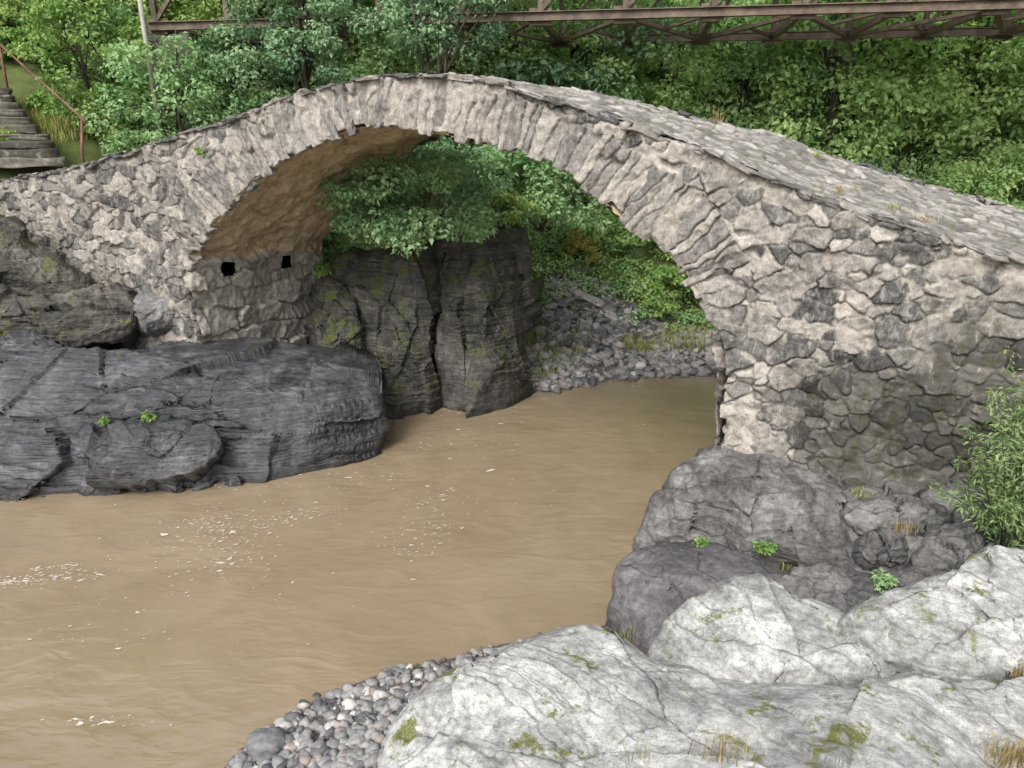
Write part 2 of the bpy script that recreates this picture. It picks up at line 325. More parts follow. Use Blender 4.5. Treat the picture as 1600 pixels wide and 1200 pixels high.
# ------------------------------------------------------------------ stone bridge
RP = np.array([2.82, 11.3]); LP = np.array([-6.76, 16.0]); Dv = (RP-LP)/np.linalg.norm(RP-LP); Nv = np.array([-Dv[1], Dv[0]]); RN = RP@Nv
def uz(px, py):
    a, b = ray(px, py); Y = RN/(a*Nv[0]+Nv[1]); X = a*Y
    return np.stack([(X-RP[0])*Dv[0]+(Y-RP[1])*Dv[1], H+b*Y], -1)
def xyz(u, z, off):
    return np.stack([RP[0]+u*Dv[0]+off*Nv[0], RP[1]+u*Dv[1]+off*Nv[1], z+0*u], -1)
TOP = [(-200, 322), (-100, 303), (0, 285), (60, 273), (130, 260), (200, 239), (260, 219), (320, 199), (380, 179), (440, 157), (500, 139), (560, 126), (620, 119), (660, 117), (720, 120), (780, 131), (830, 145), (880, 159), (930, 178), (1000, 202), (1060, 224), (1130, 247), (1220, 287), (1310, 319), (1400, 346), (1450, 367), (1530, 391), (1600, 413), (1700, 446), (1850, 497)]
INT = [(1098, 470), (1082, 440), (1060, 410), (1030, 380), (995, 350), (960, 318), (920, 285), (880, 258), (840, 238), (800, 224), (740, 211), (690, 203), (650, 197), (590, 191), (540, 200), (490, 220), (440, 248), (400, 277), (370, 305), (345, 330), (320, 362), (300, 395)]
RPIER = [(1128, 720), (1130, 640), (1140, 580), (1135, 520), (1112, 497)]
LPIER = [(296, 420), (300, 480), (310, 560)]
poly_px = TOP+[(1850, 900), (1600, 800), (1480, 785), (1360, 790), (1300, 780), (1210, 760)]+RPIER+INT+LPIER+[(200, 555), (60, 520), (-200, 470)]
pp = np.array(poly_px, float); PG = uz(pp[:, 0], pp[:, 1])
tp = np.array(TOP, float); TUZ = uz(tp[:, 0], tp[:, 1])
def topz(u): return np.interp(u, TUZ[:, 0], TUZ[:, 1])
ip = np.array(INT, float); IUZ = uz(ip[:, 0], ip[:, 1])
def Wd(u): return np.clip(3.35+.75*((u+5.2)/5.4)**2, 3.35, 5.2)
def lift(u): return np.interp(u, [-6, -4.5, -3.1, -1, 1, 4.5, 8], [0, .02, .09, .25, .38, .44, .5])
def inside(P, poly):
    r = np.zeros(len(P), bool); q = np.roll(poly, -1, 0)
    for a, b in zip(poly, q):
        c = ((a[1] > P[:, 1]) != (b[1] > P[:, 1]))
        with np.errstate(divide='ignore', invalid='ignore'):
            x = (b[0]-a[0])*(P[:, 1]-a[1])/(b[1]-a[1])+a[0]
        r ^= c & (P[:, 0] < x)
    return r
def near_poly(P, poly, closed=True):
    best = np.full(len(P), 1e9); pt = np.zeros_like(P); sarr = np.zeros(len(P)); s0 = 0
    q = np.roll(poly, -1, 0); n = len(poly) if closed else len(poly)-1
    for k in range(n):
        a, b = poly[k], q[k]; ab = b-a; L = np.linalg.norm(ab); t = np.clip(((P-a)@ab)/(L*L+1e-12), 0, 1); c = a+t[:, None]*ab
        d = np.linalg.norm(P-c, axis=1); mk = d < best; best[mk] = d[mk]; pt[mk] = c[mk]; sarr[mk] = s0+t[mk]*L; s0 += L
    return best, pt, sarr, s0
def rubble_seeds(u0, u1, z0, z1, rh=.27, wmin=.26, wmax=.62, sd=1, jz=.06):
    r = np.random.default_rng(sd); S = []; z = z0
    while z < z1:
        h = rh*r.uniform(.6, 1.4); u = u0+r.uniform(0, .4)
        while u < u1:
            S.append((u, z+r.uniform(-jz, jz))); u += r.uniform(wmin, wmax)
        z += h
    return np.array(S)
BR = empty('stone_arch_bridge', (float(RP[0]), float(RP[1]), 1.5), 'old humpback bridge of rubble stone with a single arch over the muddy river', 'bridge')
def wall(cell, name, off0=0., sign=-1):
    u0, z0 = PG.min(0); u1, z1 = PG.max(0)
    us = np.arange(u0-cell, u1+cell, cell); zs = np.arange(z0-cell, z1+cell, cell); nu, nz = len(us), len(zs)
    U, Z = np.meshgrid(us, zs, indexing='ij')
    cc = np.stack([(U[:-1, :-1]+cell/2).ravel(), (Z[:-1, :-1]+cell/2).ravel()], 1); ins = inside(cc, PG).reshape(nu-1, nz-1)
    I = np.arange(nu*nz).reshape(nu, nz); quads = np.stack([I[:-1, :-1], I[1:, :-1], I[1:, 1:], I[:-1, 1:]], -1)[ins]
    cnt = np.bincount(quads.ravel(), minlength=nu*nz); used = cnt > 0
    P = np.stack([U.ravel(), Z.ravel()], 1); bd = used & (cnt < 4)
    _, pt, _, _ = near_poly(P[bd], PG); P[bd] = pt
    idx = -np.ones(nu*nz, int); idx[used] = np.arange(used.sum()); P = P[used]; quads = idx[quads]; bd = bd[used]
    P3 = np.stack([P[:, 0], P[:, 1], P[:, 0]*0], 1)
    wp = P+.055*np.stack([fbm(P3, 2.2, 3, 11), fbm(P3, 2.2, 3, 12)], 1)+.022*np.stack([fbm(P3, 7, 3, 13), fbm(P3, 7, 3, 14)], 1)
    S = rubble_seeds(u0, u1, z0, z1, .175, .12, .5, 1, .07); dS, _, _, _ = near_poly(S, PG); S = S[inside(S, PG) | (dS < .3)]
    r = np.random.default_rng(5); w = r.uniform(-.1, .1, len(S)); met = np.array([1/1.4, 1.])
    i1, f1, f2 = voro(wp*met, S*met, w); e = f2-f1; sid = i1.copy(); cen = S[i1]
    # voussoir ring
    di, _, si, smax = near_poly(wp, IUZ, False); th = .76+.18*fbm(P3, 1.2, 2, 15)
    ring = (di < th) & (si > .02) & (si < smax-.02)
    k = 0.; RS = []
    while k < smax:
        b = r.uniform(.09, .24)
        if r.random() < .42:
            q = r.uniform(.3, .6); RS += [(k+b/2, q*.5), (k+b/2+r.uniform(-.05, .05), (q+.85)/2)]
        else: RS.append((k+b/2, .42+r.uniform(-.08, .08)))
        k += b
    RS = np.array(RS); rm = np.array([1., .19]); rc = np.stack([si, di], 1)
    rc = rc+np.stack([.035*fbm(P3, 2.5, 3, 16), .06*fbm(P3, 2.5, 2, 17)], 1)
    j1, g1, g2 = voro(rc[ring]*rm, RS*rm, r.uniform(-.02, .02, len(RS))); er = g2-g1
    e[ring] = er; sid[ring] = 10000+j1
    hr = _h(sid, sid*0+3, sid*0, 1)*.5+.5; h2 = _h(sid, sid*0+7, sid*0, 2); h3 = _h(sid, sid*0+9, sid*0, 3); hq = _h(sid, sid*0+11, sid*0, 4)*.5+.5
    hr = np.where(ring, .2+.65*hr, hr)
    prof = sstep(0.004, .03, e)
    rel = P-cen; tilt = np.where(ring, h2*.022, np.clip((h2*rel[:, 0]+h3*rel[:, 1])*.25, -.05, .05))
    rg = ridged(P3, 3.4, 3, 24)-.5
    hs = prof*(.016+.046*hq)+tilt*prof+(.026*rg+.022*fbm(P3, 9, 4, 22))*prof+np.where(ring, .014, 0)*prof
    hm = .001+.028*fbm(P3, 1.3, 3, 25)+.012*fbm(P3, 8, 4, 26)
    mort = sstep(-.006, .008, hm-hs)
    joint = np.exp(-(e/.014)**2)*sstep(.012, -.012, hm)*(fbm(P3, 2.2, 3, 27) > -.35)  # bare joint lines: slightly recessed, and painted dark as shade
    d = np.where(hm > hs, hm, hs)+.06*fbm(P3, .9, 3, 23)-.012*joint
    fall = np.where(ring, np.clip(1-di/.35, 0, 1), 0)
    gd = np.array([IUZ[:, 0].mean(), IUZ[:, 1].min()-1.5]); dirc = gd-P; dirc /= np.linalg.norm(dirc, axis=1)[:, None]
    P = P+dirc*(fall*(hq*.2-.03))[:, None]
    # rough, stepped corner of the two piers below the springings
    low = (P[:, 1] < IUZ[:, 1].min()+.5)
    dl = np.abs(P[:, 0]-IUZ[-1, 0]); dr_ = np.abs(P[:, 0]-IUZ[0, 0]-.25)
    P[:, 0] += np.where(low, sstep(.6, 0, dl)*(hq*.26-.1)*1., 0)-np.where(low, sstep(.6, 0, dr_)*(hq*.16-.08), 0)
    if bd.any(): P[bd] += .022*np.stack([fbm(P3[bd], 6, 3, 31), fbm(P3[bd], 6, 3, 32)], 1)
    Wu = Wd(P[:, 0]) if sign > 0 else 0
    V = xyz(P[:, 0], P[:, 1], Wu+sign*d+off0)
    stain = sstep(1.3, 2.3, P[:, 0]+.5*fbm(P3, .8, 3, 33))*(1-sstep(2.9, 4.1, P[:, 1]+.7*fbm(P3, .8, 3, 34)))
    dark = stain*1.2+sstep(-9., -11., P[:, 0])*.25+.1
    # skirt
    fe = np.concatenate([quads[:, [0, 1]], quads[:, [1, 2]], quads[:, [2, 3]], quads[:, [3, 0]]]); ks = np.sort(fe, 1); key = ks[:, 0]*len(P)+ks[:, 1]
    uq, ii, ct = np.unique(key, return_index=True, return_counts=True); be = fe[ii[ct == 1]]
    bv = np.unique(be); mp = {int(v): len(P)+k for k, v in enumerate(bv)}
    SV = V[bv]-sign*np.array([Nv[0], Nv[1], 0])*.13
    sk = [[int(b), int(a), mp[int(a)], mp[int(b)]] for a, b in be]
    cat = lambda a: np.concatenate([a, a[bv]])
    return mesh_obj(name, np.concatenate([V, SV]), quads.tolist()+sk, MASON, BR, True, {'stone': cat(hr), 'mort': cat(mort)*.9, 'dark': cat(dark), 'green': cat(stain)*.8, 'joint': cat(joint), 'vault': np.zeros(len(V)+len(bv))})
wall(.018, 'spandrel_wall'); wall(.09, 'spandrel_wall', 0., 1)
# soffit + inner pier faces
path = np.concatenate([uz(*np.array([(310, 640), (310, 560), (300, 480), (296, 420)], float).T), IUZ[::-1], uz(*np.array([(1112, 497), (1135, 520), (1140, 580), (1130, 640), (1128, 720), (1128, 800)], float).T)])
def resamp(P, step):
    L = np.concatenate([[0], np.cumsum(np.linalg.norm(np.diff(P, axis=0), axis=1))]); s = np.arange(0, L[-1], step)
    return np.stack([np.interp(s, L, P[:, k]) for k in range(P.shape[1])], 1), s
pr, ps = resamp(path, .03)
tg = np.gradient(pr, axis=0); k = 9; ker = np.ones(k)/k
tg = np.stack([np.convolve(np.pad(tg[:, i], k//2, 'edge'), ker, 'valid') for i in range(2)], 1); tg /= np.linalg.norm(tg, axis=1)[:, None]
nin = np.stack([tg[:, 1], -tg[:, 0]], 1)
Lsp = np.linalg.norm(np.diff(path[:4], axis=0), axis=1).sum()+.2; nw = 120; wv = np.linspace(-.008, 1, nw)
S_, W_ = np.meshgrid(ps, wv, indexing='ij'); uu = np.repeat(pr[:, 0], nw); zz = np.repeat(pr[:, 1], nw); ni = np.repeat(nin, nw, 0); ss = S_.ravel(); ww = W_.ravel()*Wd(uu)
Q = np.stack([ss, ww, ss*0], 1); wq = Q[:, :2]+.05*np.stack([fbm(Q, 2.5, 3, 41), fbm(Q, 2.5, 3, 42)], 1)+.025*np.stack([fbm(Q, 8, 3, 48), fbm(Q, 8, 3, 49)], 1)
pier = np.maximum(1-sstep(Lsp, Lsp+.06, ss+.14*fbm(Q, 2, 4, 40)), sstep(ps[-1]-3.2, ps[-1]-2.9, ss))
S = np.array([(b, a) for a, b in rubble_seeds(-.3, 5.6, -.2, ps[-1]+.2, .42, .45, 1., 9)]); S = S[(S[:, 0] < Lsp+.5) | (S[:, 0] > ps[-1]-3.5)]
i1, f1, f2 = voro(wq*[1, .7], S*[1, .7], np.random.default_rng(8).uniform(-.08, .08, len(S))); e = f2-f1; hr = _h(i1, i1*0+3, i1*0, 5)*.5+.5; hq = _h(i1, i1*0+4, i1*0, 5)*.5+.5; h2 = _h(i1, i1*0+6, i1*0, 5)
prof = sstep(0.006, .036, e); rel = wq-S[i1]
hs = prof*(.03+.15*hq)+prof*np.clip((h2*rel[:, 0]+(hr-.5)*rel[:, 1])*.4, -.07, .07)+.02*(ridged(Q, 5, 4, 43)-.45)*prof+.012*fbm(Q, 12, 3, 39)
hm = .03+.03*fbm(Q, 1.6, 3, 38)+.012*fbm(Q, 10, 3, 37)
d = pier*(.03+np.maximum(hs, hm))+(1-pier)*(.1*fbm(Q, 1.1, 3, 44)+.05*(ridged(Q, 2.2, 6, 45)-.5)+.03*fbm(Q, 5, 4, 36))+.016*fbm(Q, 10, 4, 46)
hole = np.zeros(len(ss), bool); hx = .008*fbm(Q, 4, 3, 35); hy = .03*fbm(Q, 4, 3, 34)
for fr, dz_ in ((.23, .22), (.68, .18)):
    hole |= (np.abs(W_.ravel()-fr+hx) < .04) & (np.abs(ss-(Lsp-dz_)+hy) < .15)
mort = sstep(-.008, .012, hm-hs)*pier
zz2 = zz-.16*ww*sstep(-6.5, -9.5, uu)*.5
V = xyz(uu+ni[:, 0]*d, zz2+ni[:, 1]*d, ww)
I = np.arange(len(ps)*nw).reshape(len(ps), nw); quads = np.stack([I[:-1, :-1], I[:-1, 1:], I[1:, 1:], I[1:, :-1]], -1).reshape(-1, 4)
quads = quads[~hole[quads].any(1)]
mesh_obj('arch_soffit', V, quads, MASON, BR, True, {'stone': hr*.4+.6, 'mort': mort, 'vault': 1-pier, 'dark': np.full(len(ss), -1.), 'green': 0*hr, 'joint': np.exp(-(e/.014)**2)*pier*.6})
# deck paving
us = np.arange(TUZ[0, 0], TUZ[-1, 0], .03); wv = np.linspace(0, 1, 110); U, W2 = np.meshgrid(us, wv, indexing='ij'); U = U.ravel(); W2 = W2.ravel(); ww = W2*Wd(U)
Q = np.stack([U, ww, U*0], 1); wq = Q[:, :2]+.06*np.stack([fbm(Q, 2, 3, 51), fbm(Q, 2, 3, 52)], 1)
S = rubble_seeds(us[0], us[-1], -.2, 5.6, .19, .13, .4, 12); i1, f1, f2 = voro(wq, S, np.random.default_rng(3).uniform(-.05, .05, len(S))); e = f2-f1
hr = _h(i1, i1*0+3, i1*0, 6)*.5+.5; h2 = _h(i1, i1*0+5, i1*0, 7); h3 = _h(i1, i1*0+5, i1*0, 8); rel = Q[:, :2]-S[i1]
d = sstep(0, .03, e)*(.015+.035*hr+.15*(h2*rel[:, 0]+h3*rel[:, 1]))+.014*fbm(Q, 7, 3, 53)+.04*fbm(Q, .8, 2, 54)-.02
V = xyz(U, topz(U)+lift(U)*W2+d, ww+.14*fbm(Q, 1.5, 4, 55)*(W2 > .985))
I = np.arange(len(us)*110).reshape(len(us), 110); quads = np.stack([I[:-1, :-1], I[1:, :-1], I[1:, 1:], I[:-1, 1:]], -1).reshape(-1, 4)
mesh_obj('deck_paving', V, quads, PAVE, BR, True, {'stone': hr, 'mort': 1-sstep(.005, .04, e)})
# coping slabs along both edges
for side in (0, 1):
    b = MB(); tr, tl = resamp(TUZ, .01); s = .1; kk = 0
    while s < tl[-1]-.8:
        L = random.uniform(.14, .5); i = int((s+L/2)/.01); u, z = tr[i]; sl = math.atan2(tr[min(i+8, len(tr)-1), 1]-tr[i-8, 1], tr[min(i+8, len(tr)-1), 0]-tr[i-8, 0])
        T = random.uniform(.04, .085); Q_, Fq = rbox(L*1.02, random.uniform(.22, .42), T, .12, .25, kk, 1)
        Q_ = Q_@rotm(random.gauss(0, .06), -sl+random.gauss(0, .06), random.gauss(0, .12)).T
        off = random.uniform(.06, .12) if side == 0 else float(Wd(u))-.12
        zc = z+random.uniform(-.03, .02)+(0 if side == 0 else float(lift(u))-.03)
        V = xyz(u+Q_[:, 0], zc+Q_[:, 2], off+Q_[:, 1]); b.add(V, Fq, random.random()*(.55 if u < -8 else 1)); s += L*.97; kk += 1
    b.build('coping', SLAB, BR)
# ------------------------------------------------------------------ rocks
def catmull(P, n):
    N = len(P); out = []
    for i in range(N):
        p0, p1, p2, p3 = P[i-1], P[i], P[(i+1) % N], P[(i+2) % N]
        for t in np.linspace(0, 1, 12, endpoint=False):
            out.append(.5*(2*p1+(p2-p0)*t+(2*p0-5*p1+4*p2-p3)*t*t+(-p0+3*p1-3*p2+p3)*t**3))
    P = np.array(out+[out[0]]); L = np.concatenate([[0], np.cumsum(np.linalg.norm(np.diff(P, axis=0), axis=1))]); s = np.linspace(0, L[-1], n, endpoint=False)
    return np.stack([np.interp(s, L, P[:, k]) for k in range(3)], 1)
def rock(name, label, cat, out, cen, mat, Vd=(0, -.8, .6), bf=.6, bb=.6, N=200, MR=60, ex=.6, amp=.1, sc=1.2, facet=0., nf=40, fcs=(1, 1, 1), foff=.05, fj=.1, strata=0, sd=(.05, .1, 1), sf=5, seed=0, group=None, sw=1., hf=1., ck=.5):
    O = catmull(np.array([at(*o) for o in out]), N); C = at(*cen); Vd = np.array(Vd, float); Vd /= np.linalg.norm(Vd)
    ph = list((math.pi/2)*np.linspace(1/MR, 1, MR)**(1/ex))+list(math.pi-(math.pi/2)*np.linspace(1, 1/16, 16)[1:]**(1/ex))
    G = []
    for f in ph:
        s = math.sin(f)**ex; c = math.cos(f); b = (abs(c)**ex)*(bf if c > 0 else -bb); G.append(C+(O-C)*s+Vd*b)
    G = np.array(G); Rn = len(ph)
    def normals(G):
        n = np.cross(np.gradient(G, axis=0), np.roll(G, -1, 1)-np.roll(G, 1, 1)); n /= np.linalg.norm(n, axis=2)[:, :, None]+1e-9
        if (n*(G-G.mean((0, 1)))).sum(2).mean() < 0: n = -n
        return n
    n = normals(G).reshape(-1, 3); P = G.reshape(-1, 3)
    P = P+n*(amp*.9*fbm(P, sc, 3, seed))[:, None]
    n = normals(P.reshape(G.shape)).reshape(-1, 3)
    cav_shade = np.zeros(len(P))
    if facet:
        r = np.random.default_rng(seed+1); S = P[r.choice(len(P), nf, replace=False)]; fc = np.array(fcs)
        wp = P+.05*np.stack([fbm(P, 2.2, 4, seed+70+q) for q in range(3)], 1)
        i1, f1, f2 = voro(wp*fc, S*fc); ct = np.bincount(i1, minlength=nf)[:, None]+1e-9
        cm = np.stack([np.bincount(i1, P[:, q], nf) for q in range(3)], 1)/ct; nm = np.stack([np.bincount(i1, n[:, q], nf) for q in range(3)], 1)/ct
        nm += r.normal(0, fj, nm.shape); nm /= np.linalg.norm(nm, axis=1)[:, None]+1e-9
        dist = ((P-cm[i1])*nm[i1]).sum(1); off = r.uniform(-1, 1, nf)*foff
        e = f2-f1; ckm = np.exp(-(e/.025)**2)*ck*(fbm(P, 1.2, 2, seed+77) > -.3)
        P = P+nm[i1]*(off[i1]-dist*facet-ckm*.05)[:, None]; cav_shade += ckm
        n = normals(P.reshape(G.shape)).reshape(-1, 3)
    d = amp*hf*(fbm(P, sc*3.5, 5, seed+20)*.45-.35*(ridged(P, sc*1.7, 5, seed+40)-.5))
    if strata:
        sdv = np.array(sd, float); sdv /= np.linalg.norm(sdv); base = (P@sdv)*sf+1.1*sw*fbm(P, .5, 4, seed+80)+.22*fbm(P, 4, 3, seed+81)
        for mul, aa in ((1, 1.), (2.6, .45)):
            t = base*mul; fr = t-np.floor(t)
            lv = _h(np.floor(t).astype(np.int64), np.zeros(len(P), np.int64)+seed, np.zeros(len(P), np.int64), 4+int(mul))
            am = aa*np.clip(.35+1.1*fbm(P, .9, 3, seed+82+int(mul)), .05, 1.3)
            d += strata*am*(fr**.7-.5+.9*lv*(1-sstep(.88, 1, fr))); cav_shade += sstep(.88, .97, fr)*.5*np.clip(am, 0, 1)
    P2 = P+n*d[:, None]
    I = np.arange(Rn*N).reshape(Rn, N); J = np.roll(I, -1, 1)
    q = np.stack([I[:-1], I[1:], J[1:], J[:-1]], -1).reshape(-1, 4).tolist(); q += [I[0].tolist(), I[-1][::-1].tolist()]
    o = mesh_obj(name, P2, q, mat, None, True, {'cav_shade': np.clip(cav_shade, 0, 1)})
    return tag(o, label, cat, group)
RK = dict(N=360, MR=100)
rock('rock_shelf', 'big dark layered bedrock shelf at the waterline under the left bridge abutment', 'rock', [(-200, 570, 15.6), (0, 550, 15.6), (100, 550, 15.8), (230, 543, 16.1), (330, 548, 16.3), (430, 550, 16.6), (510, 560, 16.6), (562, 580, 16.2), (592, 612, 15.6), (585, 700, 15), (545, 738, 14.6), (450, 755, 14), (340, 765, 13.9), (250, 775, 13.6), (100, 785, 13.3), (-200, 795, 12.9)], (280, 632, 14.7), R_left, (.2, -.93, .3), .85, 1.2, N=540, MR=210, ex=.27, amp=.05, sc=.8, facet=.85, nf=32, fcs=(.5, .7, 1.5), foff=.12, fj=.1, strata=.085, sd=(.06, .06, 1), sf=5., seed=3, sw=.3, hf=1., ck=.3)
rock('rock_ledge', 'dark mossy rock ledge between the waterline shelf and the left bridge wall', 'rock', [(-200, 450, 16.2), (0, 445, 16.4), (60, 462, 16.4), (140, 455, 16.5), (200, 465, 16.5), (212, 500, 16.3), (190, 530, 16.1), (100, 555, 15.8), (0, 560, 15.6), (-200, 570, 15.5)], (50, 505, 15.9), R_leftup, (.1, -.8, .6), .3, .8, **RK, ex=.5, amp=.09, sc=1.4, facet=.8, nf=36, fcs=(.6, .7, 1.5), foff=.08, fj=.15, strata=.05, sf=5, seed=13, sw=.6, ck=.3)
rock('boulder', 'slanting dark mossy boulder wedged against the wall at the left edge', 'rock', [(-200, 310, 16.9), (-40, 312, 17.1), (0, 335, 17.1), (40, 365, 17.0), (85, 394, 17), (130, 420, 16.9), (143, 445, 16.7), (125, 467, 16.4), (60, 474, 16.3), (0, 464, 16.3), (-200, 455, 16.2)], (20, 415, 16.3), R_leftup, (.2, -.8, .6), .35, .6, **RK, ex=.55, amp=.08, sc=1.5, facet=.7, nf=22, foff=.06, strata=.07, sd=(.75, .1, .8), sf=3., seed=23, sw=.5, ck=.3)
rock('rock_step', 'low dark rock step jutting from the front of the layered shelf', 'rock', [(125, 680, 13.5), (200, 668, 13.5), (270, 664, 13.6), (335, 680, 13.6), (345, 702, 13.3), (300, 740, 13.), (200, 755, 12.9), (140, 748, 12.9)], (235, 705, 13.1), R_left, (.1, -.8, .6), .3, .8, N=240, MR=80, ex=.3, amp=.05, sc=2, facet=.85, nf=20, fcs=(.7, .7, 1.4), foff=.06, strata=.05, sf=6, seed=33, ck=.3)
for i, (lab, o) in enumerate([('small angular dark rock at the waterline, leftmost of three', [(112, 765, 13.1), (140, 744, 13.2), (190, 747, 13.2), (200, 770, 13.), (150, 780, 12.9)]), ('small cube shaped grey rock at the waterline, middle of three', [(200, 753, 13.2), (225, 734, 13.3), (250, 738, 13.3), (252, 764, 13.1), (215, 772, 13)]), ('small flat dark rock at the waterline, rightmost of three', [(252, 748, 13.3), (290, 733, 13.4), (335, 731, 13.5), (340, 752, 13.4), (290, 766, 13.2)])]):
    a = np.array(o).mean(0); rock('rock', lab, 'rock', o, (a[0], a[1], a[2]-.05), R_left, bf=.2, bb=.3, N=110, MR=34, ex=.45, amp=.03, sc=4, facet=.8, nf=14, foff=.02, seed=40+i)
for i, (x, y, s) in enumerate([(268, 760, .3), (318, 757, .26), (352, 742, .3), (365, 752, .2)]):
    V, f = rbox(s*1.5, s, s*.8, .12, .16, 700+i, 1); c = atz(x, y, .04); V = V@rotm(random.gauss(0, .3), random.gauss(0, .3), random.random()*3).T+c
    tag(mesh_obj('broken_stone', V, f, R_left, None, False, {'cav_shade': np.zeros(len(V))}), 'broken dark stone in the row of rubble along the foot of the dark shelf', 'stone', 'broken stones at the foot of the dark shelf')
rock('stone_block', 'grey weathered block bedded at the foot of the left bridge wall', 'rock', [(203, 480, 16.5), (215, 460, 16.6), (245, 453, 16.6), (272, 470, 16.5), (276, 502, 16.3), (240, 520, 16.2), (207, 508, 16.3)], (240, 487, 16.3), R_mid, (.1, -.9, .4), .2, .6, N=140, MR=44, ex=.45, amp=.05, sc=2.5, facet=.8, nf=14, foff=.04, seed=51, ck=.2)
rock('boulder', 'mossy boulder tucked behind the right corner of the left abutment', 'rock', [(485, 490, 18.5), (503, 428, 18.9), (530, 436, 18.8), (556, 500, 18.2), (575, 575, 17.7), (545, 610, 17.2), (490, 600, 17.2)], (530, 525, 17.8), R_pil, (.2, -.8, .5), .3, .6, N=240, MR=70, ex=.5, amp=.1, sc=1.6, facet=.7, nf=20, foff=.06, seed=61, ck=.3)
rock('rock_pillar', 'tall dark rock pillar beyond the arch, left of the cleft', 'rock', [(500, 440, 19.4), (560, 395, 19.4), (640, 385, 19.2), (690, 395, 19), (690, 500, 18.6), (686, 600, 18.1), (680, 652, 17.6), (600, 660, 17.1), (578, 600, 17.9), (545, 520, 18.7)], (620, 530, 18.1), R_pil, (.05, -1, .15), .5, 1.4, N=380, MR=130, ex=.35, amp=.07, sc=.9, facet=.85, nf=18, fcs=(1.3, 1, .5), foff=.06, fj=.09, strata=.055, sf=5, seed=71, sd=(.1, .1, 1), sw=.4, ck=.25)
rock('rock_pillar', 'taller dark mossy rock pillar beyond the arch, right of the cleft', 'rock', [(682, 395, 19.2), (720, 360, 19.4), (775, 345, 19.7), (812, 342, 19.9), (818, 400, 19.7), (810, 480, 19.1), (804, 560, 18.6), (802, 640, 17.9), (740, 652, 17.5), (690, 656, 17.7), (690, 560, 18.3), (688, 480, 18.8)], (750, 500, 18.2), R_pil, (.1, -1, .15), .5, 1.4, N=380, MR=130, ex=.35, amp=.07, sc=1., facet=.85, nf=17, fcs=(1.3, 1, .5), foff=.06, fj=.09, strata=.055, sf=5.5, seed=81, sd=(-.1, .1, 1), sw=.4, ck=.25)
rock('rock_ledge', 'broad grey rounded bedrock ledge carrying the right bridge pier', 'rock', [(998, 862, 10.6), (1012, 815, 10.7), (1038, 772, 10.9), (1075, 725, 11.2), (1122, 696, 11.5), (1210, 716, 11.3), (1310, 745, 10.8), (1350, 790, 10.2), (1335, 860, 9.6), (1315, 905, 9.2), (1220, 895, 9.4), (1120, 885, 9.9), (1050, 874, 10.4)], (1170, 795, 10.2), R_mid, (-.1, -.7, .7), .55, .9, **RK, ex=.75, amp=.13, sc=1.3, facet=.25, nf=14, foff=.03, strata=.035, sd=(.2, .5, .8), sf=4, seed=91, hf=.8, ck=.4)
rock('rock_ledge', 'broken dark bedrock below the right end of the pier', 'rock', [(1295, 790, 10.2), (1380, 758, 10.3), (1480, 752, 10), (1600, 745, 9.6), (1680, 840, 9), (1580, 905, 8.6), (1440, 930, 8.5), (1340, 930, 8.8), (1305, 875, 9.3)], (1450, 835, 9.15), R_mid, (-.1, -.7, .7), .3, .8, **RK, ex=.5, amp=.1, sc=1.4, facet=.75, nf=40, foff=.1, fj=.2, seed=101, ck=.9)
for i, (lab, o) in enumerate([('smooth small boulder lodged in the broken rock below the pier', [(1338, 850, 8.95), (1352, 832, 9), (1398, 829, 9), (1418, 852, 8.85), (1402, 886, 8.7), (1355, 884, 8.7)]), ('angular grey boulder beside the shrub below the pier', [(1420, 878, 8.7), (1448, 838, 8.9), (1500, 822, 9), (1540, 850, 8.9), (1535, 895, 8.6), (1450, 908, 8.5)]), ('long grey block lying on top of the broken rock under the pier', [(1305, 808, 9.5), (1340, 782, 9.7), (1420, 778, 9.6), (1470, 800, 9.4), (1430, 826, 9.2), (1345, 840, 9.2)]),
                              ('grey boulder in the gap between the purplish boulder and the broken rock', [(1215, 918, 8.8), (1250, 885, 9), (1310, 880, 9), (1352, 905, 8.8), (1362, 955, 8.2), (1300, 985, 8.0), (1235, 972, 8.2)]), ('low grey boulder behind the pale boulder at the right', [(1330, 918, 8.5), (1372, 892, 8.7), (1440, 898, 8.6), (1462, 940, 8.2), (1400, 975, 7.9), (1340, 960, 8.1)])]):
    a = np.array(o).mean(0); rock('boulder', lab, 'boulder', o, (a[0], a[1], a[2]-.08), R_mid, bf=.25, bb=.35, N=160, MR=50, ex=.62, amp=.07, sc=2.5, facet=.5, nf=14, foff=.03, seed=110+i)
rock('boulder', 'smooth purplish grey boulder sloping into the river below the pier', 'boulder', [(936, 1000, 8.7), (950, 930, 9.05), (985, 872, 9.7), (1020, 850, 10.), (1090, 856, 10), (1160, 868, 9.8), (1240, 895, 9.3), (1270, 918, 8.9), (1225, 958, 8.4), (1120, 1000, 8.1), (1050, 1040, 7.9), (985, 1035, 8.2)], (1080, 925, 8.95), R_purp, (-.2, -.6, .8), .45, .8, N=300, MR=90, ex=.7, amp=.08, sc=1.1, facet=.2, nf=10, foff=.02, seed=121, hf=.7, ck=.25)
LR = dict(facet=.4, foff=.04, fj=.08, ck=.3, hf=.3)
rock('boulder', 'pale mossy boulder in the middle of the right bank', 'boulder', [(998, 1035, 7.6), (1025, 980, 7.9), (1080, 940, 8.1), (1150, 919, 8.2), (1230, 921, 8.2), (1305, 944, 8), (1340, 988, 7.6), (1410, 1045, 7.1), (1360, 1095, 6.8), (1200, 1095, 6.8), (1080, 1075, 7.1)], (1190, 1005, 7.45), R_light, (-.1, -.5, .85), .5, .8, **RK, **LR, ex=.72, amp=.09, sc=1.2, nf=6, strata=.024, sd=(.45, .55, .7), sf=4, seed=131)
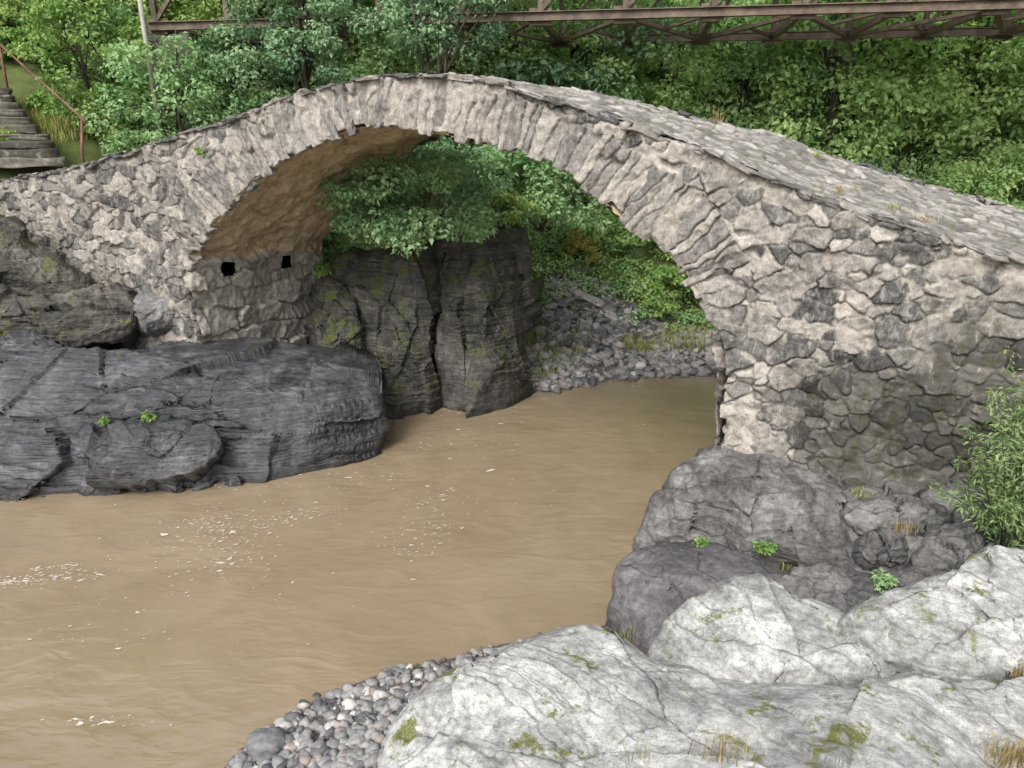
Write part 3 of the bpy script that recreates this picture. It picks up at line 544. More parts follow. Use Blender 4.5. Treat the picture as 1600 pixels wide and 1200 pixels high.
rock('boulder', 'pale mossy boulder at the right edge below the shrub', 'boulder', [(1315, 975, 7.4), (1345, 930, 7.8), (1420, 914, 8), (1500, 886, 8.2), (1560, 873, 8.3), (1680, 861, 8.3), (1700, 1010, 7), (1600, 1060, 6.7), (1500, 1065, 6.6), (1400, 1045, 6.9), (1345, 1014, 7.2)], (1490, 970, 7.45), R_light, (-.1, -.5, .85), .45, .8, **RK, **LR, ex=.7, amp=.11, sc=1.4, nf=9, strata=.034, sd=(.5, .5, .7), sf=4, seed=141)
rock('boulder', 'huge pale grey boulder filling the bottom of the foreground', 'boulder', [(565, 1235, 5.9), (580, 1132, 6.7), (612, 1068, 7.1), (680, 1030, 7.5), (760, 1006, 7.7), (850, 995, 7.8), (940, 1000, 7.7), (1040, 1026, 7.4), (1160, 1048, 7.1), (1300, 1058, 6.8), (1400, 1078, 6.5), (1485, 1114, 6.1), (1540, 1185, 5.6), (1555, 1260, 5.1), (1300, 1340, 4.6), (900, 1340, 4.7), (650, 1300, 5.2)], (1000, 1165, 6.05), R_light, (-.1, -.5, .85), .6, 1., N=560, MR=190, **LR, ex=.72, amp=.13, sc=.85, nf=9, fcs=(.8, .8, 1), strata=.03, sd=(.5, .6, .62), sf=3.6, seed=151, sw=1.)
rock('boulder', 'pale boulder in the lower right corner beside the dry grass', 'boulder', [(1345, 1060, 6.8), (1450, 1040, 6.9), (1560, 1053, 6.7), (1680, 1090, 6.3), (1700, 1240, 5.3), (1580, 1230, 5.4), (1500, 1160, 5.8), (1420, 1095, 6.3)], (1530, 1125, 6.1), R_light, (-.1, -.5, .85), .3, .7, **RK, **LR, ex=.72, amp=.1, sc=1.6, nf=6, strata=.024, sd=(.4, .6, .7), sf=5, seed=161)
# ------------------------------------------------------------------ pebbles and stones
bpy.context.view_layer.update(); dg = bpy.context.evaluated_depsgraph_get()
def hit(px, py):
    a, b = ray(px, py); d = Vector((float(a), 1, float(b))).normalized(); ok, loc, nrm, *_ = SC.ray_cast(dg, Vector((0, 0, H)), d); return np.array(loc) if ok else at(px, py, 9)
def in_px_poly(poly, n):
    poly = np.array(poly, float); lo, hi = poly.min(0), poly.max(0); out = []
    while len(out) < n:
        P = lo+(hi-lo)*rng.random((n*2, 2)); out += P[inside(P, poly)].tolist()
    return np.array(out[:n])
def on_terr(P):
    a, b = ray(P[:, 0], P[:, 1]); z = np.full(len(P), .2)
    for _ in range(12):
        Y = (z-H)/b; z = .5*z+.5*terr(a*Y, Y)
    return np.stack([a*Y, Y, z], 1)
def pebbles(name, label, poly, n, r0, r1, lo=-.05):
    b = MB(); P = on_terr(in_px_poly(poly, n))
    for p in P:
        if p[2] < lo: continue
        r = r0*(r1/r0)**(rng.random()**1.9); V = PEB[rng.integers(10)]*r@rotm(rng.normal(0, .3), rng.normal(0, .3), rng.random()*6.3).T
        b.add(V+p+[0, 0, r*.25], ICOF, float(np.clip(rng.normal(.5, .25), 0, 1)))
    return tag(b.build(name, PEBM), label, 'pebbles', kind='stuff')
pebbles('gravel', 'grey pebbles on the near shore beside the pale foreground boulder', [(340, 1215), (410, 1145), (500, 1088), (640, 1042), (760, 1010), (880, 999), (960, 1003), (1010, 1025), (940, 1030), (760, 1040), (660, 1100), (620, 1215)], 2600, .009, .1)
pebbles('gravel', 'bar of rounded grey cobbles on the far bank beyond the arch', [(800, 614), (815, 550), (880, 520), (1000, 505), (1120, 515), (1145, 592), (1050, 602), (900, 614)], 1700, .05, .2)
STN = {'pale': (.98, 'pale rounded stone lying among the pebbles of the near shore'), 'grey': (.45, 'mid grey rounded stone lying among the pebbles of the near shore'), 'dark': (.15, 'dark grey stone lying among the pebbles of the near shore')}
for i, (x, y, r, kd) in enumerate([(500, 1108, 20, 'dark'), (518, 1090, 15, 'grey'), (548, 1108, 22, 'pale'), (522, 1142, 24, 'pale'), (478, 1158, 20, 'grey'), (562, 1085, 18, 'grey'), (592, 1092, 16, 'pale'), (440, 1140, 16, 'pale'), (376, 1196, 24, 'grey'), (605, 1060, 15, 'dark'), (560, 1158, 24, 'grey'), (570, 1125, 18, 'dark'), (640, 1048, 11, 'pale'), (470, 1195, 18, 'dark'), (420, 1172, 50, 'big')]):
    p = on_terr(np.array([[x, y]], float))[0]; R = r/F*p[1]*.86; V = ICO4*(1+.3*fbm(ICO4, 1.0, 4, 200+i)[:, None])*np.array([1, .8, .7])*R
    V = V@rotm(rng.normal(0, .2), rng.normal(0, .2), rng.random()*6).T+p+[0, 0, R*.3]
    v, lab = STN.get(kd, (.3, 'largest dark grey boulder among the pebbles at the water edge'))
    o = mesh_obj('river_stone', V, ICOF4, PEBM, None, True, {'rnd': np.full(len(V), v)}); tag(o, lab, 'stone', None if kd == 'big' else kd+' stones on the near shore')
b = MB()
for q in in_px_poly([(832, 540), (836, 455), (870, 425), (910, 425), (1000, 490), (1050, 520), (940, 545)], 420):
    p = hit(q[0], q[1])
    if p[2] < .15 or p[1] < 19.8: continue
    L = rng.uniform(.12, .6); V, f = rbox(L, L*rng.uniform(.4, .8), L*rng.uniform(.12, .4), .12, .15, int(rng.integers(999))); b.add(V@rotm(rng.normal(0, .35), rng.normal(0, .35), rng.random()*6).T+p+[0, 0, .05], f, rng.random()**1.3)
tag(b.build('slate_rubble', SLATE), 'heap of broken dark slate above the far cobble bar', 'rubble', kind='stuff')
for lab, x, y, L, ang in [('long pale slate slab lying aslant on the rubble heap, upper one', 905, 468, 1.7, -.5), ('long grey slate slab lying aslant on the rubble heap, lower one', 955, 502, 1.5, -.45)]:
    p = hit(x, y); V, f = rbox(L, .3, .1, .1, .2, int(L*10), True); o = mesh_obj('slate_slab', V@rotm(.3, .3, ang).T+p+[0, 0, .16], f, SLATE, None, True, {'rnd': np.full(len(V), .95)}); tag(o, lab, 'slab')
# ------------------------------------------------------------------ foliage
bpy.context.view_layer.update(); dg = bpy.context.evaluated_depsgraph_get()
def unit(a): return a/(np.linalg.norm(a, axis=-1, keepdims=True)+1e-9)
def leaves(Cn, Rd, per, L, Wl, seed=0, upb=.8, vert=0.):
    r = np.random.default_rng(seed); n = len(Cn); Cn = np.asarray(Cn, float); Rd = np.asarray(Rd, float)
    q = unit(r.normal(size=(n, per, 3)))*(r.random((n, per, 1))**.45); out = unit(q)
    P = (Cn[:, None]+q*Rd[:, None]).reshape(-1, 3); out = out.reshape(-1, 3); N = len(P)
    nr = unit(np.array([0, 0, 1])*upb+out*.6+r.normal(size=(N, 3))*.42)
    A = out*np.array([1, 1, .3])+r.normal(size=(N, 3))*.6+np.array([0, 0, vert]); A = unit(A-(A*nr).sum(1)[:, None]*nr); B = np.cross(nr, A)
    l = (L*r.uniform(.6, 1.25, N))[:, None]; w = l*(Wl/L)
    V = np.stack([P, P+A*l*.42+B*w/2+nr*w*.16, P+A*l-nr*l*.12, P+A*l*.42-B*w/2+nr*w*.16], 1).reshape(-1, 3)
    k = np.arange(N)[:, None]*4; Fc = np.concatenate([k+[0, 2, 1], k+[0, 3, 2]], 1).reshape(-1, 3)
    cr = np.repeat(r.random(n), per); rn = np.repeat(.55*cr+.45*r.random(N), 4)
    return V, Fc, rn
def foliage(name, Cn, Rd, per, L, Wl, mat, parent=None, seed=0, **k):
    V, Fc, rn = leaves(Cn, Rd, per, L, Wl, seed, **k); return mesh_obj(name, V, Fc, mat, parent, False, {'rnd': rn})
def make_tree(name, label, cat, h, R, Rz, zc, nc, per, L, Wl, matL, matT, seed, tr=.13, group=None, lo=-.6):
    r = np.random.default_rng(seed); root = empty(name, (0, 0, 0), label, cat, group)
    t = MB(); n = 9; zs = np.linspace(-.4, h*.9, n); wob = np.cumsum(r.normal(0, .09, (n, 2)), 0)*h/8; pts = np.column_stack([wob, zs]); t.tube(pts, tr*(1-.85*np.linspace(0, 1, n)), 8)
    v = r.uniform(lo, 1, nc); th = r.random(nc)*6.283; f = r.uniform(.62, 1, nc)**.7; rr = np.sqrt(np.clip(1-v*v, 0, 1))
    lump = 1+.2*np.sin(3*th+seed)+.13*np.sin(5*v*3+seed*2)
    C = np.stack([R*rr*np.cos(th)*f*lump, R*rr*np.sin(th)*f*lump, zc+Rz*v*f], 1)
    for k in range(0, nc, max(1, nc//11)):
        s = pts[min(n-2, int(n*(.35+.4*r.random())))]; mid = (s+C[k])/2+[0, 0, .12*R]; t.tube([s, mid, C[k]], [tr*.42, tr*.28, tr*.08], 5)
    t.build('trunk', matT, root)
    Rd = np.stack([R*r.uniform(.2, .36, nc)]*2+[Rz*r.uniform(.08, .18, nc)], 1)
    foliage('crown', C, Rd, per, L, Wl, matL, root, seed, upb=.5)
    return root
def dup(root, loc, rz=0, s=1., label=None):
    r = root.copy(); COL.objects.link(r); r.location = loc; r.rotation_euler = (0, 0, rz); r.scale = (s, s, s)
    if label: r['label'] = label
    for ch in list(root.children):
        c = ch.copy(); COL.objects.link(c); c.parent = r
    return r
gp = 'trees of the hillside forest'; lb = 'leafy green tree in the dense forest on the hillside behind the bridges'
protos = [make_tree('forest_tree', lb, 'tree', 6.6, 2.6, 3.3, 3.2, 105, 95, .19, .12, LF_forest, BARK, 301, group=gp, lo=-.95), make_tree('forest_tree', lb, 'tree', 7.5, 2.3, 3.7, 3.7, 110, 95, .18, .115, LF_light, BARK, 302, group=gp, lo=-.95),
          make_tree('forest_tree', lb, 'tree', 6, 2.7, 2.9, 2.9, 95, 100, .19, .12, LF_blue, BARK, 303, group=gp, lo=-.95), make_tree('forest_tree', lb, 'tree', 6.8, 2.4, 3.3, 3.3, 105, 95, .19, .115, LF_scrub, BARK, 304, group=gp, lo=-.95)]
fp = []
for row, (y0, stp) in enumerate([(27.8, 2.8), (31, 3.2), (35, 3.6)]):
    x = -24+row*1.3
    while x < 34:
        fp.append((x+rng.uniform(-.6, .6), y0+rng.uniform(-.8, 1)+(.0 if x > -4 else .5))); x += stp*rng.uniform(.85, 1.15)
used = set()
for i, (x, y) in enumerate(fp):
    k = int(rng.choice([0, 1, 2, 3], p=[.36, .46, .08, .1])) if x > -1 else int(rng.choice([0, 1, 2, 3], p=[.35, .25, .25, .15])); z = float(terr(x, y)[0])-.5; s = rng.uniform(.85, 1.25)
    if k not in used: used.add(k); r = protos[k]; r.location = (x, y, z); r.scale = (s,)*3
    else: dup(protos[k], (x, y, z), rng.random()*6.28, s)
for k in range(4):
    if k not in used: protos[k].location = (-15+k, 33, float(terr(-15+k, 33)[0])-.5)
def place(t, x, y, dz=-.1, rz=0., s=1.): t.location = (x, y, float(terr(x, y)[0])+dz); t.rotation_euler = (0, 0, rz); t.scale = (s,)*3; return t
place(make_tree('tree', 'leafy blue green tree behind the left half of the arch, before the steel bridge', 'tree', 9, 1.7, 2.2, 7.0, 62, 150, .12, .08, LF_blue, BARK, 311, .11), -5.4, 21.2)
place(make_tree('tree', 'small leafy tree hiding the left end of the steel bridge', 'tree', 5.4, 1.6, 2.3, 2.6, 70, 95, .14, .085, LF_forest, BARK, 312, .07, lo=-.9), -9.0, 21.6)
place(make_tree('tree', 'small leafy tree behind the handrail near the top left', 'tree', 4.2, 1.3, 1.9, 2.2, 56, 95, .14, .085, LF_bright, BARK, 315, .07, lo=-.9), -11.4, 22.2)
place(make_tree('tree', 'leafy tree left of the dark gap under the steel bridge', 'tree', 6, 1.3, 1.9, 4.2, 56, 95, .14, .085, LF_dark, BARK, 317, .07, lo=-.9), -7.2, 21.5)
place(make_tree('tree', 'dark bushy tree under the steel bridge just left of the arch crown', 'tree', 6, 1.9, 2.4, 4.2, 75, 110, .15, .095, LF_forest, BARK, 313, .1), -3.4, 22.8)
place(make_tree('tree', 'leafy tree in front of the steel bridge, directly above the arch crown', 'tree', 8.6, 1.5, 1.8, 6.8, 60, 140, .12, .08, LF_blue, BARK, 316, .1), -1.7, 21.0)
place(make_tree('tree', 'pale green tree rising behind the crown of the arch', 'tree', 7.5, 1.9, 2.6, 4.6, 80, 100, .16, .095, LF_light, BARK, 314, .1), 2.6, 27.0)
def shrub(name, label, x, y, R, Rz, nc, per, L, Wl, mat, seed, z=None, group=None, dz=0):
    r = np.random.default_rng(seed); z = (float(terr(x, y)[0]) if z is None else z)+dz; root = empty(name, (x, y, z), label, 'shrub', group)
    v = r.uniform(-.35, 1, nc); th = r.random(nc)*6.283; f = r.uniform(.5, 1, nc)**.6; rr = np.sqrt(np.clip(1-v*v, 0, 1)); lump = 1+.25*np.sin(2*th+seed)+.15*np.sin(5*th)
    C = np.array([x, y, z+Rz*.35])+np.stack([R*rr*np.cos(th)*f*lump, R*rr*np.sin(th)*f*lump, Rz*v*f], 1)
    t = MB()
    for k in range(0, nc, max(1, nc//10)): t.tube([(x+r.normal(0, .08), y+r.normal(0, .08), z-.1), (np.array([x, y, z])+C[k])/2+[0, 0, .1*Rz], C[k]], [.022, .014, .004], 5)
    t.build('stem', BARK, root); foliage('foliage', C, np.stack([R*r.uniform(.16, .32, nc)]*2+[Rz*r.uniform(.08, .2, nc)], 1), per, L, Wl, mat, root, seed, upb=.5)
    return root
LF_bush = leaf_mat('pillar_bush_leaf', (.1, .2, .1), (.2, .35, .175), (.34, .48, .26))
shrub('bush', 'large blue green bush spilling over the top of the dark rock pillars', -2.15, 18.5, 2.25, 1.65, 105, 120, .135, .088, LF_bush, 401, z=4.1)
p = hit(785, 350); shrub('bush', 'small green shrub rooted on the top right of the taller rock pillar', p[0], p[1]+.5, .9, .6, 44, 80, .12, .075, LF_scrub, 407, z=p[2]-.1)
shrub('bush', 'leafy bush behind the pillar bush, under the arch crown', .8, 21.8, 2.0, 2.2, 80, 90, .15, .095, LF_forest, 402, z=3.9)
shrub('bush', 'bright green shrub on the far slope above the cobble bar', 5.4, 23.6, 1.3, 1.1, 50, 70, .13, .08, LF_bright, 403)
shrub('bush', 'green shrub on the far slope close to the right pier', 7.0, 24.6, 1.5, 1.5, 55, 70, .14, .08, LF_scrub, 404)
shrub('bush', 'round green shrub halfway up the slope seen through the arch', 3.4, 25.6, 1.4, 1.3, 55, 70, .14, .08, LF_light, 405)
shrub('bush', 'yellowing shrub on the slope just right of the rock pillars', 2.1, 25.0, .7, .6, 26, 55, .11, .065, LF_yellow, 406)
for i, x in enumerate([9.5, 12, 14.5, 16.5, 18.5, 20.5]): shrub('bush', 'leafy bush at the foot of the forest behind the right ramp', x, 25.6+(i % 2)*.9, 1.7, 1.7, 60, 75, .16, .1, [LF_light, LF_forest, LF_light][i % 3], 460+i, group='bushes at the forest edge behind the ramp')
for i, (px, py, R, Rz, mt, lab) in enumerate([(55, 100, 1.0, .9, LF_bright, 'bright green shrub above the stairs at the upper left'), (185, 140, .95, .9, LF_bright, 'bright green shrub right of the handrail, higher one'), (175, 215, .7, .6, LF_scrub, 'low green shrub at the foot of the handrail'), (265, 190, .9, .8, LF_forest, 'green shrub on the slope behind the left end of the deck'), (345, 170, 1.0, 1.0, LF_dark, 'dark shrub behind the rising left deck'), (290, 110, 1.2, 1.1, LF_forest, 'leafy shrub under the left end of the steel bridge'), (440, 135, 1.0, 1.1, LF_blue, 'blue green shrub just above the left deck edge'), (120, 60, 1.2, 1.1, LF_forest, 'green shrub at the top left beside the stone abutment'), (10, 60, 1.0, .9, LF_scrub, 'yellow green shrub in the upper left corner'), (230, 90, 1.1, 1.0, LF_bright, 'leafy shrub in front of the stone abutment'), (135, 110, .8, .7, LF_light, 'pale green shrub just above the middle of the handrail'), (15, 222, .3, .25, LF_scrub, 'small shrub among the yellow grass by the stairs'), (390, 90, 1.2, 1.2, LF_blue, 'blue green shrub beside the trunk of the blue green tree'), (225, 215, .7, .6, LF_bright, 'low bright shrub overhanging the left deck'), (78, 165, .4, .35, LF_bright, 'small shrub growing against the right ends of the steps')]):
    p = hit(px, py); shrub('shrub', lab, p[0], p[1], R, Rz, 46, 80, .14, .085, mt, 420+i, z=p[2]-.1)
# undergrowth
def scatter(name, label, boxes, mat, L, Wl, per, seed, cond=None):
    r = np.random.default_rng(seed); X = np.concatenate([x0+(x1-x0)*r.random(n) for (x0, x1, y0, y1, n) in boxes]); Y = np.concatenate([y0+(y1-y0)*r.random(n) for (x0, x1, y0, y1, n) in boxes]); Z = terr(X, Y)
    of = (X-RP[0])*Nv[0]+(Y-RP[1])*Nv[1]; ok = (Z > .7) & (of > 4.7); st = np.abs((X+13.1)*.66+(Y-20.6)*.75)
    al = (X+13.1)*-.75+(Y-20.6)*.66; ok &= ~((st < .9) & (np.abs(al) < 2.6)); ok &= ~((X > .3) & (X < 4.2) & (Y < 23.7) & (r.random(len(X)) < .8)); X, Y, Z = X[ok], Y[ok], Z[ok]
    n = len(X); hh = r.uniform(.15, .6, n); C = np.stack([X, Y, Z+hh*.7], 1); Rd = np.stack([r.uniform(.25, .6, n), r.uniform(.25, .6, n), hh*.6], 1)
    return tag(foliage(name, C, Rd, per, L, Wl, mat, None, seed), label, 'undergrowth', kind='stuff')
scatter('undergrowth', 'green undergrowth covering the wooded slopes', [(-20, -3, 20, 28, 950), (0, 13, 22.6, 29, 560), (12, 24, 23, 28.5, 380)], LF_forest, .14, .085, 44, 501)
scatter('undergrowth', 'yellow green weeds on the slope beyond the arch', [(-18, -9, 19.8, 24, 300), (0.6, 10, 22.2, 28, 400)], LF_scrub, .13, .06, 40, 502)
# grass
def blades(P, h, sp, seed, wd=.012, lean=.45):
    r = np.random.default_rng(seed); n = len(P); a = r.random(n)*6.283; ln = np.abs(r.normal(0, lean, n)); hh = h*r.uniform(.5, 1.2, n)
    d = np.stack([np.cos(a), np.sin(a), 0*a], 1); s = np.stack([-np.sin(a), np.cos(a), 0*a], 1)*wd; up = np.array([0, 0, 1.])
    m_ = P+d*(hh*ln*.35)[:, None]+up*(hh*.6)[:, None]; t = P+d*(hh*ln)[:, None]+up*(hh*(1-.3*ln))[:, None]
    V = np.stack([P-s, P+s, m_-s*.7, m_+s*.7, t], 1).reshape(-1, 3); k = np.arange(n)[:, None]*5
    Fc = np.concatenate([k+[0, 1, 3], k+[0, 3, 2], k+[2, 3, 4]], 1).reshape(-1, 3); return V, Fc, np.repeat(r.random(n), 5)
def grass(name, label, P, h, mat, seed, kind='stuff', **k):
    V, Fc, rn = blades(P, h, 0, seed, **k); return tag(mesh_obj(name, V, Fc, mat, None, False, {'rnd': rn}), label, 'grass', kind=kind)
X = rng.uniform(-16, -9.6, 8000); Y = rng.uniform(17.4, 22.5, 8000); of = (X-RP[0])*Nv[0]+(Y-RP[1])*Nv[1]; uu_ = (X-RP[0])*Dv[0]+(Y-RP[1])*Dv[1]; ok = (of > 3.6) | (uu_ < -17.5); X, Y = X[ok], Y[ok]
grass('grass', 'yellowing grass on the bank below the stone stairs', np.stack([X, Y, terr(X, Y)-.03], 1), .42, LF_grass, 511)
P = on_terr(in_px_poly([(960, 535), (1110, 505), (1122, 548), (990, 556)], 1100)); grass('grass', 'yellow green grass patch at the back of the far cobble bar', P, .32, LF_grass, 512)
P = on_terr(in_px_poly([(815, 605), (822, 510), (880, 510), (940, 530), (880, 590)], 900)); grass('grass', 'green weeds growing between far cobbles beside the rock pillar', P[P[:, 2] > .05], .28, LF_grass, 513)
# ------------------------------------------------------------------ stairs + handrail
run = np.array([-.75, .66, 0]); lng = np.array([-.93, -.37, 0]); p0 = at(112, 250, 19.9)
ST_ = empty('stone_staircase', p0.tolist(), 'flight of worn stone steps climbing the left bank', 'stairs')
for i in range(10):
    V, f = rbox(2.0, .5, .19, .08, .13, 600+i, 1); ax = lng; ay = np.array([.37, -.93, 0])
    c = p0+run*.36*i+np.array([0, 0, .195*i-.05])+lng*(1.1+random.uniform(-.07, .13))
    W = c+V[:, :1]*ax+V[:, 1:2]*ay+V[:, 2:]*np.array([0, 0, 1]); mesh_obj('step', W, f, STEPM, ST_, True, {'rnd': np.full(len(W), random.random())})
b0 = at(128, 240, 19.7); t0 = at(128, 184, 19.7); t1 = at(-20, 52, 22.6)
HR = empty('handrail', b0.tolist(), 'rusty pipe handrail beside the stone steps', 'handrail')
MB().tube([t0+[.12, -.1, -.1], t0, (t0+t1)/2, t1], [.028]*4, 8).build('rail', RUSTR, HR)
MB().tube([b0+[0, 0, -.3], b0, t0], [.035]*3, 8).build('post', RUSTR, HR); mid = t0+(t1-t0)*.86
MB().tube([mid+[0, 0, -1.2], mid+[0, 0, -.6], mid], [.035]*3, 8).build('post', RUSTR, HR)
q = at(226, 30, 22.3); zq = float(terr(q[0], q[1])[0])
V = MB().tube([(q[0], q[1], zq-.3), (q[0]+.02, q[1], zq+1.5), (q[0]-.03, q[1], zq+3), (q[0]-.08, q[1], 11)], [.075, .07, .065, .06], 9).build('post', BARKP); tag(V, 'thin pale upright post at the top left before the steel bridge', 'post')
# ------------------------------------------------------------------ steel bridge
SO = np.array([1.585, 20.9, 9.16]); sdv = np.array([.986, -.167, 0]); spv = np.array([.167, .986, 0])
def sp(s, w=0, z=0): return SO+sdv*s+spv*w+np.array([0, 0, z])
SB = empty('steel_truss_bridge', sp(-11.5).tolist(), 'dark rusty steel truss bridge crossing the top of the view', 'bridge')
for w_, nm in ((0, 'near'), (4.9, 'far')):
    MB().bar(sp(-11.6, w_), sp(20, w_), .07, .17).bar(sp(-11.6, w_, .1), sp(20, w_, .1), .24, .022).bar(sp(-11.6, w_, -.095), sp(20, w_, -.095), .2, .022).build('bottom_chord', RUST, SB, False)
    MB().bar(sp(-11.6, w_, 2.6), sp(20, w_, 2.6), .26, .28).build('top_chord', RUST, SB, False)
MB().bar(sp(-11.6, 2.45, 2.45), sp(20, 2.45, 2.45), 3.4, .14).build('deck', TIMB, SB, False)
ns = -11.4
k = 0
while ns < 19:
    MB().bar(sp(ns, .04, -.02), sp(ns, 4.86, -.02), .05, .16).bar(sp(ns, .04, -.11), sp(ns, 4.86, -.11), .14, .02).build('floor_beam', RUST, SB, False)
    a, c = (0, 4.9) if k % 2 == 0 else (4.9, 0)
    MB().bar(sp(ns, a, -.07), sp(ns+2.1, c, -.07), .15, .08).build('lateral_brace', RUST, SB, False)
    MB().bar(sp(ns, a, -.03), sp(ns+1.05, 2.45, -.03), .11, .06).bar(sp(ns+1.05, 2.45, -.03), sp(ns+2.1, a, -.03), .11, .06).build('lateral_brace', RUST, SB, False)
    for w_ in (0, 4.9):
        MB().bar(sp(ns, w_, .115), sp(ns, w_, 2.5), .12, .14, up=(0, 1, 0)).build('post', RUST, SB, False)
        MB().bar(sp(ns, w_, .115), sp(ns+2.1, w_, 2.5), .1, .1, up=(0, 1, 0)).build('diagonal', RUST, SB, False)
        gz = MB().bar(sp(ns-.28, w_+.05, .0), sp(ns+.28, w_+.05, .0), .02, .4)
        for rv in range(8):
            V = ICO*.018+sp(ns-.24+.48*rv/7, w_-.045, .05); gz.add(V, ICOF)
        gz.build('gusset_plate', RUST, SB, False)
    MB().bar(sp(ns-.22, .35, -.15), sp(ns+.22, .35, -.15), .5, .015).build('gusset_plate', RUST, SB, False)
    ns += 2.1; k += 1
V, f = rbox(1.3, 5.4, 1.3, .03, .06, 77, 2); c = sp(-11.0, 2.6, -.85)
W = c+V[:, :1]*sdv+V[:, 1:2]*spv+V[:, 2:]*np.array([0, 0, 1]); tag(mesh_obj('bridge_abutment', W, f, R_leftup, None, True, {'cav_shade': np.zeros(len(W))}), 'stone abutment under the left end of the steel bridge', 'abutment')
# ------------------------------------------------------------------ small plants placed on real surfaces
bpy.context.view_layer.update(); dg = bpy.context.evaluated_depsgraph_get()
q = at(1592, 740, 8.6); SW = empty('willow_shrub', (q[0], q[1], 1.4), 'light green narrow leaved shrub in front of the right pier', 'shrub')
r = np.random.default_rng(9); t = MB(); Cs = []
for k in range(56):
    e = np.array([q[0]+.08+r.normal(0, .4), q[1]+r.normal(0, .28), r.uniform(1.6, 3.7)]); s = np.array([q[0]+.15+r.normal(0, .15), q[1]+r.normal(0, .1), 1.2]); md = (s+e)/2+np.array([r.normal(0, .06), 0, .12])
    t.tube([s, md, e], [.011, .007, .003], 5)
    for f_ in np.linspace(.25, 1, 9): Cs.append((1-f_)**2*s+2*f_*(1-f_)*md+f_*f_*e)
t.build('stem', BARK, SW); Cs = np.array(Cs); foliage('foliage', Cs, np.full((len(Cs), 3), .1), 18, .09, .028, LF_willow, SW, 601, upb=.5)
for i, (px, py, n, h, mt, lab) in enumerate([(985, 1000, 50, .24, LF_grass, 'green grass tuft between the purplish boulder and the pale rock'), (1225, 885, 50, .3, LF_grass, 'grass tuft under the grey bedrock ledge'), (1412, 830, 60, .22, LF_dry, 'dry brown tuft on the broken rock under the pier'), (1130, 1185, 34, .3, LF_dry, 'thin dry grass sprouting from the huge foreground boulder'), (1575, 1190, 130, .3, LF_dry, 'dry grass clump in the lower right corner'), (1590, 1050, 90, .2, LF_dry, 'dry brown tuft between boulders at the right edge'), (1345, 772, 50, .14, LF_grass, 'small grass tuft at the foot of the right pier'), (1010, 1185, 16, .25, LF_grass, 'sparse green blades at the bottom edge on the huge boulder'), (1310, 300, 60, .16, LF_dry, 'dry weeds growing on the edge of the deck'), (1440, 345, 60, .12, LF_dry, 'dry weeds on the lower deck edge'), (1120, 190, 24, .3, LF_dry, 'tall dry stalks on the far edge of the deck'), (1275, 245, 60, .14, LF_grass, 'low green grass in the joints at the far edge of the deck'), (1390, 325, 50, .12, LF_grass, 'small green tuft in the deck paving above the pier'), (850, 140, 40, .1, LF_dry, 'short dry grass on the deck edge just right of the crown')]):
    c = hit(px, py); P = c+np.random.default_rng(i).normal(0, 1, (n, 3))*[.1, .06, 0.]+[0, 0, -.02]; grass('grass_tuft', lab, P, h, mt, 620+i, None, wd=.005, lean=.5)
for i, (px, py, R, mt, lab) in enumerate([(1195, 858, .14, LF_bright, 'small leafy plant on the grey ledge below the pier'), (1095, 850, .1, LF_bright, 'small leafy plant behind the purplish boulder'), (1382, 912, .13, LF_forest, 'small dark leafy plant in the gap above the pale boulders'), (232, 655, .13, LF_bright, 'tiny fern growing on the dark layered shelf'), (165, 660, .1, LF_bright, 'tiny plant at the left of the dark shelf step'), (510, 425, .25, LF_scrub, 'mossy weeds on the boulder beside the left abutment'), (315, 238, .12, LF_scrub, 'little weed rooted high in the left bridge wall')]):
    c = hit(px, py); r = np.random.default_rng(i); C = c+np.clip(r.normal(0, .45, (12, 3)), -.5, .5)*R*[1, .6, .8]+[0, -.03, R*.4]
    tag(foliage('plant', C, np.full((12, 3), R*.6), 14, R*.55, R*.3, mt, None, 640+i), lab, 'plant')
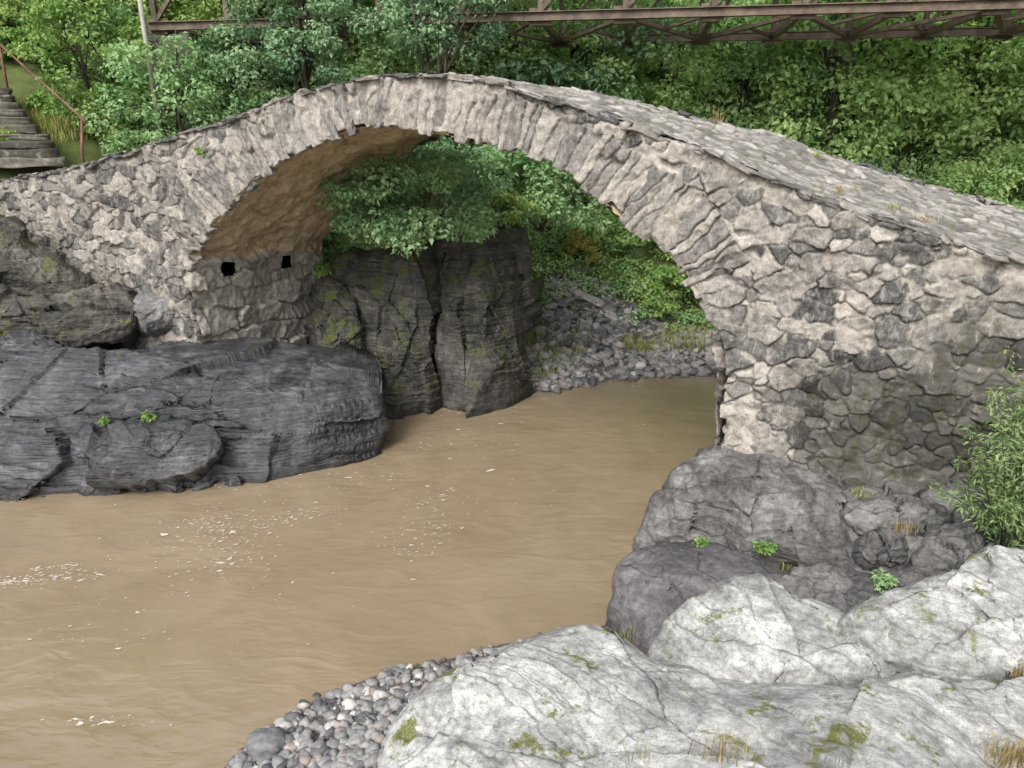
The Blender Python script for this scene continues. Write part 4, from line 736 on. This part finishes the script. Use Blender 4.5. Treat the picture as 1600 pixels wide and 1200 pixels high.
# ------------------------------------------------------------------ foam
b = MB(); r = np.random.default_rng(77); cnt = 0
for (px, py, sx, sy, n, sz, sl) in [(350, 850, 50, 30, 300, .01, -.1), (440, 812, 45, 7, 150, .009, -.2), (330, 815, 40, 5, 100, .009, -.05), (60, 905, 55, 6, 150, .01, -.1), (95, 885, 30, 2.5, 80, .01, -.1), (20, 910, 30, 3, 50, .011, -.1), (680, 800, 40, 34, 190, .009, -.3), (650, 850, 30, 16, 50, .008, 0), (640, 670, 70, 22, 120, .01, .1), (720, 640, 60, 12, 80, .01, .1), (450, 755, 110, 10, 90, .009, -.02), (170, 1128, 40, 5, 40, .009, 0), (560, 740, 120, 22, 60, .008, 0), (800, 720, 120, 50, 30, .008, 0), (250, 930, 150, 40, 40, .008, 0), (110, 1000, 60, 14, 16, .009, 0)]:
    x = px+r.normal(0, sx, n); y = py+r.normal(0, sy, n)+(x-px)*sl
    P = atz(x, np.maximum(y, 605), .006)
    for p in P:
        if p[1] > 22: continue
        k = r.integers(5, 8); s = sz*r.lognormal(0, .5); a = np.sort(r.random(k)*6.283); V = np.stack([np.cos(a)*s*2.4*r.uniform(.6, 1.1, k), np.sin(a)*s*r.uniform(.6, 1.1, k), a*0], 1)@rotm(0, 0, .35+r.normal(0, .3)).T+p+[0, 0, (cnt % 97)*.00012]
        b.add(V, [list(range(k))]); cnt += 1
m = M('foam'); m.fin(m.ramp(m.noise(m.pos(), 12, 4), [(.3, (.4, .345, .27)), (.6, (.62, .58, .51))]), .6, .2)
tag(b.build('foam', m.m, None, False), 'white foam flecks drifting on the brown water', 'foam', kind='stuff')
# ------------------------------------------------------------------ light + camera
w = bpy.data.worlds.new('World'); SC.world = w; w.use_nodes = True; t = w.node_tree; bg = t.nodes['Background']
sk = t.nodes.new('ShaderNodeTexSky'); sk.sky_type = 'NISHITA'; sk.sun_disc = False; sk.sun_elevation = math.radians(43); sk.sun_rotation = math.radians(205); sk.dust_density = 5; sk.air_density = 1.
hs = t.nodes.new('ShaderNodeHueSaturation'); hs.inputs['Saturation'].default_value = .3; hs.inputs['Value'].default_value = 1.85; t.links.new(sk.outputs[0], hs.inputs['Color']); t.links.new(hs.outputs[0], bg.inputs[0]); bg.inputs[1].default_value = .15
sl = bpy.data.lights.new('Sun', 'SUN'); sl.energy = 1.5; sl.angle = math.radians(20); sl.color = (1, .97, .92); so = bpy.data.objects.new('Sun', sl); COL.objects.link(so); so.rotation_euler = (math.radians(47), 0, math.radians(-25)); so.location = (0, 0, 30)
cam = bpy.data.cameras.new('Camera'); cam.lens = 27; cam.sensor_width = 36; cam.clip_end = 500; co = bpy.data.objects.new('Camera', cam); COL.objects.link(co); co.location = (0, 0, H); co.rotation_euler = (math.pi/2-TH, 0, 0); SC.camera = co
SC.view_settings.view_transform = 'Standard'; SC.view_settings.look = 'None'; SC.view_settings.exposure = 0
